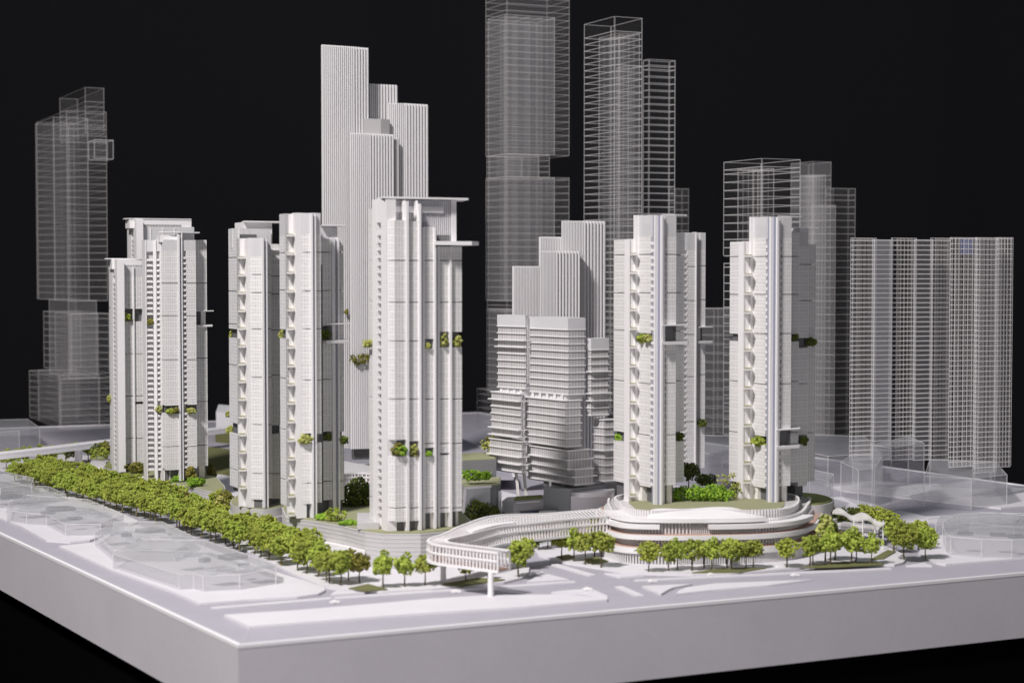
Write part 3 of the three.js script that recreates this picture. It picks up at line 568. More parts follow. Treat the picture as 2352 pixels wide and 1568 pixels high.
// the two towers on the layered podium, and the slim one behind
function podiumTower(f, label, s) {
  const t = towerThing(f, label), bx = -0.010, z1 = f.lz(s.fin1[0], bx) + 0.004, xL = f.lx(s.left[1], z1);
  const B = (a, b, x, back, top, bot, o) => block(t, f, f.X(a, x), f.X(b, x), back, top, bot, o);
  part(t, 'core', box(xL + 0.012, xL + 0.09, 0, f.y(s.leftTop + 12, [xL, z1]), f.lz(s.left[0], xL) + 0.004, z1 - 0.056), M.core);
  B(s.left[0], s.left[1], xL, 0.008, s.leftTop, s.leftBot, { noCore: true, cuts: s.leftCuts, gaps: s.leftGaps, mat: M.gridA });
  fin(t, f, f.Z(s.pre[0], z1), f.Z(s.pre[1], z1), 0.03, s.leftTop - 0.5, 0, { proud: 0.003 });
  bays(t, f, s.bay[0], s.bay[1] + 1, z1, 0.034, s.leftTop - 1, 0, s.bayFirst, s.bayPitch);
  fin(t, f, f.X(s.fin1[0], bx), f.X(s.fin1[1], bx), 0.03, s.top, 0, { proud: 0.012 });
  B(s.main[0], s.main[1], bx, 0.07, s.top, s.mainBot, { cuts: s.cuts, gaps: [s.garden], band: s.band, mat: M.gridA });
  balconies(t, f, f.X(s.slot1[0], bx + 0.004), f.X(s.slot1[1], bx + 0.004), 0.02, s.band + 2, s.mainBot, FLOOR, { gaps: [s.garden] });
  part(t, 'crown_panel', prism(strip(f.X(s.slot1[0], bx + 0.004), f.X(s.slot1[1], bx + 0.004), 0.02), f.y(s.band + 2, [0, -0.03]), f.y(s.top, [0, -0.03])), M.frost);
  fin(t, f, f.X(s.f2[0], bx + 0.004), f.X(s.f2[1], bx + 0.004), 0.03, s.top, 0, { proud: 0.012 });
  fin(t, f, [f.lx(s.f2[1], 0.0), 0.0], f.Z(s.f3[0], 0), 0.04, s.top, 0, { mat: M.stripe, proud: 0.002 });
  fin(t, f, f.Z(s.f3[0], 0), f.Z(s.f3[1], 0), 0.04, s.top, 0, { proud: 0.010 });
  balconies(t, f, f.Z(s.slot2[0], -0.006), f.Z(s.slot2[1], -0.006), 0.02, s.band + 2, s.mainBot - 2, FLOOR, { gaps: [s.cangap] });
  part(t, 'crown_panel', prism(strip(f.Z(s.slot2[0], -0.006), f.Z(s.slot2[1], -0.006), 0.02), f.y(s.band + 2, [0, 0]), f.y(s.top, [0, 0])), M.frost);
  block(t, f, f.Z(s.right[0], -0.004), f.Z(s.right[1], -0.004), 0.10, s.top, s.mainBot - 2, { cuts: s.cuts, gaps: [s.cangap], band: s.band, mat: M.gridA });
  for (const [r, k] of [[s.cangap[0], 0.004], [s.cangap[1] + 3, 0.010]]) part(t, 'side_canopy', prism([f.Z(s.f3[1] + 0.5, 0.026), f.Z(s.canR, 0.012), f.Z(s.canR + 2, -0.05), f.Z(s.f3[1] + 0.5, -0.07)], f.y(r, [0.03, 0]), f.y(r, [0.03, 0]) + k), M.white);
  part(t, 'core', prism([[0.008, -0.03], [f.lx(s.right[1] - 6, -0.03), -0.03], [f.lx(s.right[1] - 6, -0.2), -0.24], [0.052, -0.24], [0.052, -0.1], [0.008, -0.1]], 0, 0.9), M.core);
  const yT = f.y(s.top, [0, -0.03]);
  part(t, 'roof', prism([[0, -0.02], [f.lx(s.right[1], -0.02), -0.02], [f.lx(s.right[1], -0.02), -0.10], [0.03, -0.16], [0, -0.16]], yT - 0.03, yT - 0.004), M.white);
  part(t, 'canopy', prism([f.Z(s.f3[1], -0.004), f.Z(s.canopyR, -0.02), f.Z(s.canopyR, -0.09), f.Z(s.f3[1], -0.14)], yT, yT + 0.004), M.white);
  for (const [p, q] of s.legs) part(t, 'leg', prism(strip(f.X(p, bx + 0.006), f.X(q, bx + 0.006), 0.03), 0, 0.085), M.whiteWarm);
  part(t, 'leg', prism(strip(f.Z(s.right[0] + 3, -0.02), f.Z(s.right[0] + 14, -0.02), 0.04), 0, 0.085), M.whiteWarm);
  return t;
}
const RH = 0.165;
{
  const f = frame(1514, 1160, RH), t = podiumTower(f, 'white tower at the left end of the layered podium, a shrub band halfway up', { dx: 0, left: [1410, 1444], leftTop: 550, leftBot: 1107, leftCuts: [585, 672, 758, 874], leftGaps: [[991, 1013]], pre: [1443, 1446], bay: [1446, 1461], bayFirst: 584, bayPitch: 42.6, fin1: [1461, 1466], top: 494, main: [1466, 1494], mainBot: 1116, cuts: [584, 672, 880, 998], garden: [765, 785], band: 542, slot1: [1494, 1508], f2: [1508, 1511], f3: [1515.5, 1519.5], slot2: [1520, 1530], right: [1530, 1552.5], cangap: [748, 788], canR: 1580, canopyR: 1577, legs: [[1466, 1476], [1420, 1428], [1448, 1460]] });
  block(t, f, f.Z(1552.5, -0.09), f.Z(1572, -0.09), 0.10, 534, 1107, { cuts: [585, 672, 760, 874], gaps: [[991, 1013]], mat: M.banded });
  gardenShrub(f, f.X(1430, -0.02), f.y(1012, f.X(1430, 0)), 0.022, 0.018, 'bright', 'bright bush in the left opening of the left podium tower');
  gardenShrub(f, f.X(1476, -0.012), f.y(784, f.X(1476, 0)), 0.017, 0.014, 'street', 'left half of the shrub band on the left podium tower', 1.3);
  gardenShrub(f, f.X(1489, -0.012), f.y(784, f.X(1489, 0)), 0.015, 0.013, 'light', 'right half of the shrub band on the left podium tower', 1.3);
  gardenShrub(f, f.Z(1562, -0.085), f.y(1012, f.Z(1562, -0.09)), 0.014, 0.016, 'dark', 'dark bush in the shaded side opening of the left podium tower');
  const f2 = frame(1600, 1092, 0.10), t2 = towerThing(f2, 'slim white tower partly hidden behind the left podium tower');
  balconies(t2, f2, f2.Z(1571, 0), f2.Z(1578, 0), 0.03, 575, 1075, 0.026);
  part(t2, 'crown_panel', prism(strip(f2.Z(1568, -0.001), f2.Z(1578, 0), 0.02), f2.y(575, [0, 0]), f2.y(534, [0, 0])), M.frost);
  block(t2, f2, f2.Z(1578, 0), f2.Z(1596.5, 0), 0.10, 534, 1079, { cuts: [612, 690, 768, 865, 968], band: 575, foot: 0, mat: M.gridA });
  fin(t2, f2, f2.Z(1596.5, 0), f2.Z(1599, 0), 0.03, 533, 0);
  block(t2, f2, f2.Z(1599, -0.03), f2.Z(1608.5, -0.03), 0.08, 536, 1095, { mat: M.finBack, noCore: true });
  block(t2, f2, f2.Z(1608.5, -0.02), f2.Z(1620, -0.02), 0.10, 534, 1075, { cuts: [610, 688, 860], gaps: [[752, 785], [963, 980]], band: 572, mat: M.gridA });
  for (const [r, k] of [[752, 0.003], [788, 0.009]]) part(t2, 'side_canopy', prism([f2.Z(1604, 0.02), f2.Z(1637, 0.0), f2.Z(1639, -0.05), f2.Z(1606, -0.04)], f2.y(r, [0.02, 0]), f2.y(r, [0.02, 0]) + k), M.white);
  gardenShrub(f2, f2.Z(1613, -0.012), f2.y(980, [0.02, -0.02]), 0.018, 0.017, 'dark', 'dark bush in the side opening of the slim tower behind');
}
{
  const f = frame(1779, 1155, RH), t = podiumTower(f, 'white tower at the right end of the layered podium with its rear wing in shade', { dx: 0, left: [1676, 1706], leftTop: 555, leftBot: 1106, leftCuts: [589, 676, 875, 992], leftGaps: [[766, 783]], pre: [1705.5, 1708.5], bay: [1708.5, 1726], bayFirst: 588, bayPitch: 43.2, fin1: [1726, 1730], top: 498, main: [1730, 1758], mainBot: 1118, cuts: [589, 676, 766, 881], garden: [1000, 1021], band: 546, slot1: [1758, 1772], f2: [1772, 1776], f3: [1780.5, 1784.5], slot2: [1785, 1795], right: [1795, 1817], cangap: [987, 1027], canR: 1838, canopyR: 1840, legs: [[1730, 1742], [1712, 1724]] });
  block(t, f, f.Z(1817, -0.09), f.Z(1835, -0.09), 0.10, 534, 1108, { cuts: [589, 676, 770, 876, 993], gaps: [[767, 784]], mat: M.gridA });
  block(t, f, f.Z(1835, -0.10), f.Z(1855.5, -0.10), 0.10, 524, 1116, { cuts: [607, 690, 881], gaps: [[776, 799], [999, 1020]], band: 566, foot: 0, mat: M.gridA });
  block(t, f, f.Z(1855.5, -0.12), f.Z(1873, -0.12), 0.10, 561, 1105, { cuts: [607, 690, 993], gaps: [[776, 793]], mat: M.gridB });
  part(t, 'canopy', prism([f.Z(1822, -0.08), f.Z(1878, -0.10), f.Z(1876, -0.19), f.Z(1820, -0.18)], f.y(524, [0.1, -0.1]), f.y(522, [0.1, -0.1])), M.white);
  gardenShrub(f, f.X(1744, -0.014), f.y(1020, f.X(1744, 0)), 0.019, 0.016, 'street', 'bushy green strip in the lower front opening of the right podium tower', 1.4);
  gardenShrub(f, f.Z(1826, -0.085), f.y(783, f.Z(1826, -0.09)), 0.010, 0.014, 'dark', 'dark small bush in the upper shaded gap of the right podium tower');
  gardenShrub(f, f.Z(1863, -0.112), f.y(793, f.Z(1863, -0.12)), 0.018, 0.014, 'dark', 'dark round bush at the right edge of the shaded rear wing');
  gardenShrub(f, f.Z(1847, -0.09), f.y(1020, f.Z(1847, -0.1)), 0.013, 0.018, 'dark', 'dark little tree in the lower gap of the shaded rear wing');
}

// ---------------------------------------------------------------- office towers with upright ribs
function ribbed(t, f, a, c, b, top, bot, nl, nr, o = {}) {    // a shaft with ribs on its left (a-c) and right (c-b) faces
  const yT = f.y(top, c), y0 = bot === 0 ? 0 : f.y(bot, c), back = o.back ?? Math.hypot(a[0] - c[0], a[1] - c[1]);
  const n = inward(c, b), rear = add(b, n, Math.max(0.02, back));
  part(t, 'shaft', prism([add(add(a, [1, 0], 0.004), [0, -1], -0.004), add(c, n, 0.004), add(b, n, 0.004), rear, [a[0] + 0.10, rear[1]]], y0, yT - 0.006), M.ribBack);
  for (const [p, q, k, w] of [[a, c, nl, 0.52], [c, b, nr, 0.42]]) for (let i = 0; i < k; i++) {
    part(t, 'rib', prism(strip(mid(p, q, (i + 0.05) / k), mid(p, q, (i + w) / k), 0.012, 0.007), y0 - 0.004, yT), M.white);
  }
  const ln = (p, q, yy) => part(t, 'floor_line', prism(strip(p, q, 0.005, -0.001), yy, yy + 0.002), M.white);
  for (let k = 1; k < 9; k++) { const yy = y0 + (yT - y0) * k / 9; ln(a, c, yy); ln(c, b, yy); }
}
{
  const f = frame(860, 1024, 0.15), t = towerThing(f, 'tallest white office tower of ribbed shafts behind the front tower', 'office_tower');
  ribbed(t, f, [f.lx(742, 0.01), 0.01], f.Z(812, 0.0), f.Z(849.5, -0.02), 107, 0, 15, 6, { back: 0.16 });
  ribbed(t, f, f.Z(850, -0.10), f.Z(868, -0.10), f.Z(915.5, -0.10), 193, 0, 4, 7, { back: 0.12 });
  ribbed(t, f, f.Z(893, -0.02), f.Z(932, 0.0), f.Z(985.5, -0.02), 237, 0, 9, 8, { back: 0.14 });
  ribbed(t, f, f.Z(805, 0.06), f.Z(849, 0.07), f.Z(907, 0.05), 306, 0, 10, 9, { back: 0.10 });
  part(t, 'shaft', prism(strip(f.Z(907, 0.035), f.Z(917, 0.035), 0.05), 0, f.y(320, [0.1, 0.03])), M.finBack);
  part(t, 'plant_room', prism([f.Z(836, 0.03), f.Z(876, 0.04), f.Z(896, 0.02), f.Z(890, -0.04), f.Z(836, -0.04)], f.y(312, [0, 0]), f.y(274, [0, 0])), M.finBack);
  part(t, 'leg', prism(strip(f.Z(812, 0.03), f.Z(850, 0.04), 0.05), -0.06, 0.01), M.void);
  gardenShrub(f, f.Z(828, 0.078), f.y(836, [0, 0.06]), 0.038, 0.030, 'olive', 'olive shrub on the ledge of the tallest ribbed office tower', 1.3);
  gardenShrub(f, f.Z(796, 0.03), f.y(720, [0, 0.03]), 0.008, 0.012, 'olive', 'tiny shrub in a small opening low on the tallest ribbed tower');
}
{
  const f = frame(1320, 1083, 0.08), t = towerThing(f, 'shorter ribbed white office towers stepping up behind the banded office block', 'office_tower');
  ribbed(t, f, f.Z(1290, -0.03), f.Z(1340, 0), f.Z(1392, -0.02), 507, 0, 14, 7, { back: 0.15 });
  ribbed(t, f, f.Z(1179, 0.0), f.Z(1238, 0.0), f.Z(1241, 0.0), 611, 0, 17, 1, { back: 0.12 });
  ribbed(t, f, f.Z(1240, -0.05), f.Z(1292, -0.05), f.Z(1296, -0.05), 544, 0, 14, 1, { back: 0.12 });
  ribbed(t, f, f.Z(1241, 0.08), f.Z(1276, 0.10), f.Z(1334, 0.085), 576, 0, 11, 8, { back: 0.10 });
  part(t, 'shaft', prism(strip(f.Z(1334, 0.05), f.Z(1341, 0.05), 0.05), 0, f.y(586, [0, 0.05])), M.finBack);
}

// ---------------------------------------------------------------- banded office block
{
  const d0 = 7.0, f = frame(1300, HOR + F / d0, 0.0), t = towerThing(f, 'stepped grey office block with glazed floors and thin white slab edges', 'office_block');
  const V = (pts, rows, o = {}) => {                          // floors between rows (top row first) over a plan given by columns
    const P = pts.map(([p, z]) => f.Z(p, z)), m = P[o.ref ?? Math.floor(P.length / 2)], ys = rows.map((r) => f.y(r, m)), bk = o.back ?? 0.34;
    const poly = [...P, [P[P.length - 1][0], Math.min(P[0][1], P[P.length - 1][1] - 0.06) - 0.01], [P[0][0] + 0.03, Math.min(P[0][1], P[P.length - 1][1] - 0.06) - 0.01]];
    const fl = o.pitch * d0 / F, n = Math.max(1, Math.round((ys[0] - ys[1]) / fl)), h = (ys[0] - ys[1]) / n;
    const glass = prism(offsetLoop(poly, 0.006), 0, h - 0.0025), slab = prism(poly, 0, 0.0038), wide = prism(offsetLoop(poly, -0.012), 0, 0.0038);
    for (let i = 0; i < n; i++) { const g = part(t, 'glass_band', glass, M.gridOffice); g.position.y = ys[1] + i * h + 0.0022; const s = part(t, 'slab_edge', (o.over ?? []).includes(i % 9) ? wide : slab, M.white); s.position.y = ys[1] + i * h - 0.001; }
    const s = part(t, 'slab_edge', slab, M.white); s.position.y = ys[0] - 0.001;
    if (o.crown) part(t, 'crown_panel', prism(offsetLoop(poly, 0.002), ys[0] + 0.0024, f.y(o.crown, m)), M.frost);
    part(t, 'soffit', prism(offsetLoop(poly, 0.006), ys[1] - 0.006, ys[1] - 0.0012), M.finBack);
    return { poly, y0: ys[1], y1: ys[0] };
  };
  const LT = lattice(10, 1, 0.0145, 0.3, 0.80, 0.90, 1, 0.03);
  M.gridOffice = S({ color: new THREE.Color(0.74, 0.72, 0.725), map: LT.map, roughness: 0.3 });
  const cols = (a, b, y, h, n) => { for (let i = 0; i < n; i++) { const p = mid(a, b, (i + 0.5) / n); part(t, 'column', box(p[0] - 0.004, p[0] + 0.004, y, y + h, p[1] - 0.014, p[1] - 0.006), M.white); } };
  V([[1141, -0.34], [1206, -0.18], [1214, -0.19]], [751, 893], { pitch: 16.3, crown: 724, over: [6, 7], ref: 1 });
  V([[1214, -0.20], [1304, 0.05], [1346, 0.04]], [758, 907], { pitch: 16.5, crown: 730, ref: 1 });
  V([[1346, 0.02], [1358, 0.045], [1400, 0.04]], [804, 954], { pitch: 16.5, crown: 777, ref: 1, over: [2, 3, 6] });
  part(t, 'recessed_floor', prism([f.Z(1149, -0.33), f.Z(1204, -0.20), f.Z(1220, -0.20), f.Z(1300, 0.03), f.Z(1338, 0.025), f.Z(1338, -0.3), f.Z(1153, -0.38)], f.y(921, [0, 0]), f.y(892, [0, 0])), M.frost);
  cols(f.Z(1146, -0.33), f.Z(1206, -0.172), f.y(906, f.Z(1180, -0.25)), 0.020, 4); cols(f.Z(1218, -0.19), f.Z(1302, 0.052), f.y(921, [0, 0.05]), 0.022, 5);
  V([[1126, -0.37], [1195, -0.165], [1205, -0.18]], [906, 1005], { pitch: 16.5, ref: 1, over: [0, 1, 5] });
  V([[1122, -0.37], [1197, -0.155], [1211, -0.17]], [1016, 1086], { pitch: 16.5, ref: 1, over: [1, 2] });
  V([[1203, -0.21], [1297, 0.062], [1338, 0.055]], [921, 1026], { pitch: 17, ref: 1, over: [6] });
  V([[1208, -0.21], [1302, 0.075], [1358, 0.062]], [1036, 1078], { pitch: 17, ref: 1, over: [1] });
  V([[1210, -0.21], [1319, 0.088], [1366, 0.078]], [1079, 1113], { pitch: 17, ref: 1, over: [1] });
  V([[1361, 0.0], [1388, 0.06], [1414, 0.055]], [965, 1105], { pitch: 16.7, ref: 1, over: [0, 4] });
  for (const [a, r0, b, r1] of [[1186, 1086, 1190, 1142], [1204, 1086, 1209, 1144], [1264, 1105, 1264, 1124], [1294, 1108, 1294, 1124], [1126, 1084, 1124, 1104], [1384, 1105, 1384, 1140], [1402, 1105, 1402, 1140]]) { const A = f.Z(a, a < 1210 ? -0.24 : -0.02), B = f.Z(b, a < 1210 ? -0.22 : -0.01); part(t, 'column', bar([A[0], f.y(r0, A), A[1]], [B[0], f.y(r1, B), B[1]], 0.009, 0.009), M.whiteWarm); }
  // silver base buildings
  const b = thing('silver_building', 'low faceted brushed silver building under the banded office block', 'building', [f.ox, 0, f.oz], f.turn);
  const Y = (r, z = 0.03) => f.y(r, [0, z]);
  part(b, 'wall', prism([f.Z(1249, 0.03), f.Z(1312, 0.10), f.Z(1420, 0.02), f.Z(1420, -0.25), f.Z(1249, -0.2)], 0, Y(1118, 0.05)), M.silver);
  part(b, 'facade_panel', prism(strip(f.Z(1312, 0.11), f.Z(1411, 0.11), 0.05), 0, Y(1139, 0.11)), M.silverLight);
  for (const [r, q] of [[1139, 1139], [1170, 1173], [1170, 1184]]) { const A = f.Z(1312, 0.112), B = f.Z(1402, 0.112); part(b, 'seam', bar([A[0], Y(r, 0.11), A[1]], [B[0], Y(q, 0.11), B[1]], 0.003, 0.003), M.white); }
  const rim = smoothLoop([f.Z(1296, 0.06), f.Z(1330, 0.12), f.Z(1390, 0.13), f.Z(1412, 0.07), f.Z(1380, -0.02), f.Z(1320, -0.02)], 48);
  part(b, 'curved_fascia', prism(rim, Y(1141, 0.1), Y(1130, 0.1), { smooth: true }), M.silverLight);
  part(b, 'wall', prism([f.Z(1153, 0.05), f.Z(1180, 0.075), f.Z(1249, 0.06), f.Z(1249, -0.05), f.Z(1165, -0.05)], 0, Y(1140, 0.04)), M.silver);
  part(b, 'wall', prism([f.Z(1238, 0.09), f.Z(1278, 0.10), f.Z(1284, 0.06), f.Z(1240, 0.03)], 0, Y(1167, 0.08)), M.silver);
  part(b, 'window', prism(strip(f.Z(1197, 0.075), f.Z(1243, 0.066), 0.01, 0.004), 0, Y(1166, 0.07)), M.navy);
  part(b, 'roof_garden', prism([f.Z(1180, 0.06), f.Z(1246, 0.05), f.Z(1246, -0.03), f.Z(1186, -0.03)], Y(1140, 0.04), Y(1140, 0.04) + 0.004), M.turfDark);
  part(b, 'ledge', prism(strip(f.Z(1186, 0.082), f.Z(1240, 0.074), 0.008), Y(1147, 0.07), Y(1145, 0.07)), M.silverLight);
  const p = thing('planter_building', 'grey planter shaped building with a turf roof left of the silver building', 'building', [f.ox, 0, f.oz], f.turn);
  const pl = [f.Z(1066, 0.03), f.Z(1126, 0.05), f.Z(1150, 0.0), f.Z(1150, -0.22), f.Z(1050, -0.2)];
  part(p, 'wall', prism(pl, 0, Y(1106, 0.03)), M.silver); part(p, 'turf', prism(offsetLoop(pl, 0.004), Y(1106, 0.03), Y(1104, 0.03)), M.turf);
  part(p, 'portal_frame', merge([bar([f.Z(1061, 0.06)[0], 0.02, 0.06], [f.Z(1068, 0.06)[0], Y(1107, 0.06), 0.06], 0.008, 0.008), bar([f.Z(1066, 0.06)[0], Y(1107, 0.06), 0.06], [f.Z(1128, 0.06)[0], Y(1106, 0.06), 0.06], 0.008, 0.008)]), M.silverLight);
  part(p, 'post', prism(strip(f.Z(1146, 0.03), f.Z(1152, 0.03), 0.01), 0, Y(1118, 0.03)), M.silverLight);
  const ter = [f.Z(1058, -0.25), f.Z(1140, -0.25), f.Z(1138, -0.5), f.Z(1050, -0.5)];
  part(p, 'terrace', prism(ter, 0, Y(1050, -0.25)), M.silver); part(p, 'turf', prism(offsetLoop(ter, 0.004), Y(1050, -0.25), Y(1050, -0.25) + 0.003), M.turf);
  const W = (px, z, r) => f.world(f.Z(px, z), f.y(r, f.Z(px, z)));
  shrub(W(1082, -0.03, 1102), 0.030, 0.024, 'bright', 'bright bushy hedge on the left half of the grey turf roof', 'shrub', undefined, 1.3);
  shrub(W(1112, -0.02, 1102), 0.030, 0.022, 'bright', 'bright bushy hedge on the right half of the grey turf roof', 'shrub', undefined, 1.3);
  shrub(W(1118, -0.45, 1035), 0.026, 0.026, 'light', 'yellowish bush on the far white ramp left of the banded office');
  shrub(W(1128, -0.5, 1025), 0.026, 0.026, 'olive', 'olive bush against the lower floors of the banded office');
}

// ---------------------------------------------------------------- podiums
function strata(t, pts, y0, y1, n, name = 'podium_layer', mat = M.podium, mat2 = M.podiumLine) {
  const inn = offsetLoop(pts, 0.0012), h = (y1 - y0) / n;
  for (let i = 0; i < n; i++) { part(t, name, prism(inn, y0 + i * h, y0 + i * h + h * 0.78), mat); part(t, 'layer_line', prism(pts, y0 + i * h + h * 0.78, y0 + (i + 1) * h), mat2); }
}
{
  const t = thing('podium_building', 'long low grey podium of thin layers under the front tower and the right middle tower', 'podium');
  const P = [[655, 1188], [720, 1197], [784, 1208], [838, 1221], [880, 1226], [966, 1226], [1020, 1221], [1073, 1212], [1082, 1196], [1060, 1176], [860, 1150], [640, 1150]].map((p) => G(...p, 0.125));
  strata(t, P, 0, 0.125, 9);
  part(t, 'turf', prism(offsetLoop(P, 0.007), 0.1252, 0.129), M.turf);
  part(t, 'roof_block', prism([[820, 1215], [870, 1214], [870, 1190], [820, 1190]].map((p) => G(...p, 0.13)), 0.129, 0.15), M.podium);
  // the white ramp along the street side
  const A = G(600, 1240), B = G(845, 1285), n = inward(A, B);
  part(t, 'ramp_wall', prism([[612, 1210], [690, 1232], [838, 1262], [838, 1266], [690, 1236], [612, 1214]].map((p) => G(...p, 0.06)), 0.0, 0.062), M.white);
  part(t, 'ramp_wall', prism([[590, 1200], [640, 1213], [645, 1211], [594, 1196]].map((p) => G(...p, 0.075)), 0.0, 0.08), M.white);
}
{
  const t = thing('podium_building', 'rounded ribbed podium under the left middle tower', 'podium');
  const P = smoothLoop([[530, 1150], [534, 1161], [565, 1167], [598, 1170], [640, 1167], [656, 1160], [640, 1140], [560, 1135]].map((p) => G(...p, 0.125)), 60);
  part(t, 'podium_wall', prism(offsetLoop(P, 0.004), 0, 0.1), M.podium); part(t, 'parapet', prism(P, 0.098, 0.126), M.podium);
  part(t, 'turf', prism(offsetLoop(P, 0.005), 0.126, 0.129), M.turf);
  for (let i = 0; i < 60; i++) { const a = P[i], b = P[(i + 1) % 60]; for (const k of [0.1, 0.6]) part(t, 'rib', prism(strip(mid(b, a, k), mid(b, a, k + 0.22), 0.004, 0.001), 0, 0.097), M.podiumLine); }
}
{
  const t = thing('podium_building', 'layered grey podium with a white corner pillar under the left group of towers', 'podium');
  const P = smoothLoop([[326, 1098], [420, 1114], [480, 1128], [508, 1131], [516, 1124], [512, 1112]].map((p) => G(...p, 0.09)).concat([G(470, 1085, 0.09), G(380, 1075, 0.09), G(330, 1085, 0.09)]), 50);
  strata(t, P, 0, 0.09, 7);
  part(t, 'turf', prism(offsetLoop(P, 0.006), 0.0902, 0.094), M.turf);
  const Q = [[236, 1073], [315, 1097], [345, 1085], [330, 1060], [250, 1058]].map((p) => G(...p, 0.092));
  part(t, 'podium_wall', prism(Q, 0, 0.092), M.podium); part(t, 'turf', prism(offsetLoop(Q, 0.006), 0.0922, 0.097), M.turfDark);
  part(t, 'corner_pillar', prism(strip(G(313, 1098, 0.09), G(326, 1100, 0.09), 0.03, 0.006), 0, 0.096), M.white);
  const R = [[326, 1110], [385, 1120], [405, 1134], [400, 1140], [382, 1128], [326, 1118]].map((p) => G(...p, 0.065));
  part(t, 'ramp_wall', prism(R, 0.03, 0.068), M.white);
  const k = thing('small_building', 'small white flat building with dark window bands left of the left podium', 'building');
  const W = [[192, 1078], [238, 1082], [244, 1070], [205, 1066]].map((p) => G(...p, 0.06));
  part(k, 'wall', prism(W, 0, 0.066), M.white);
  part(k, 'planter', prism([[208, 1060], [242, 1064], [262, 1054], [226, 1050]].map((p) => G(...p, 0.09)), 0.066, 0.096), M.podium);
  for (const y of [0.016, 0.044]) part(k, 'window', prism(strip(G(212, 1080, 0.06), G(236, 1082, 0.06), 0.004, 0.0015), y, y + 0.009), M.void);
}
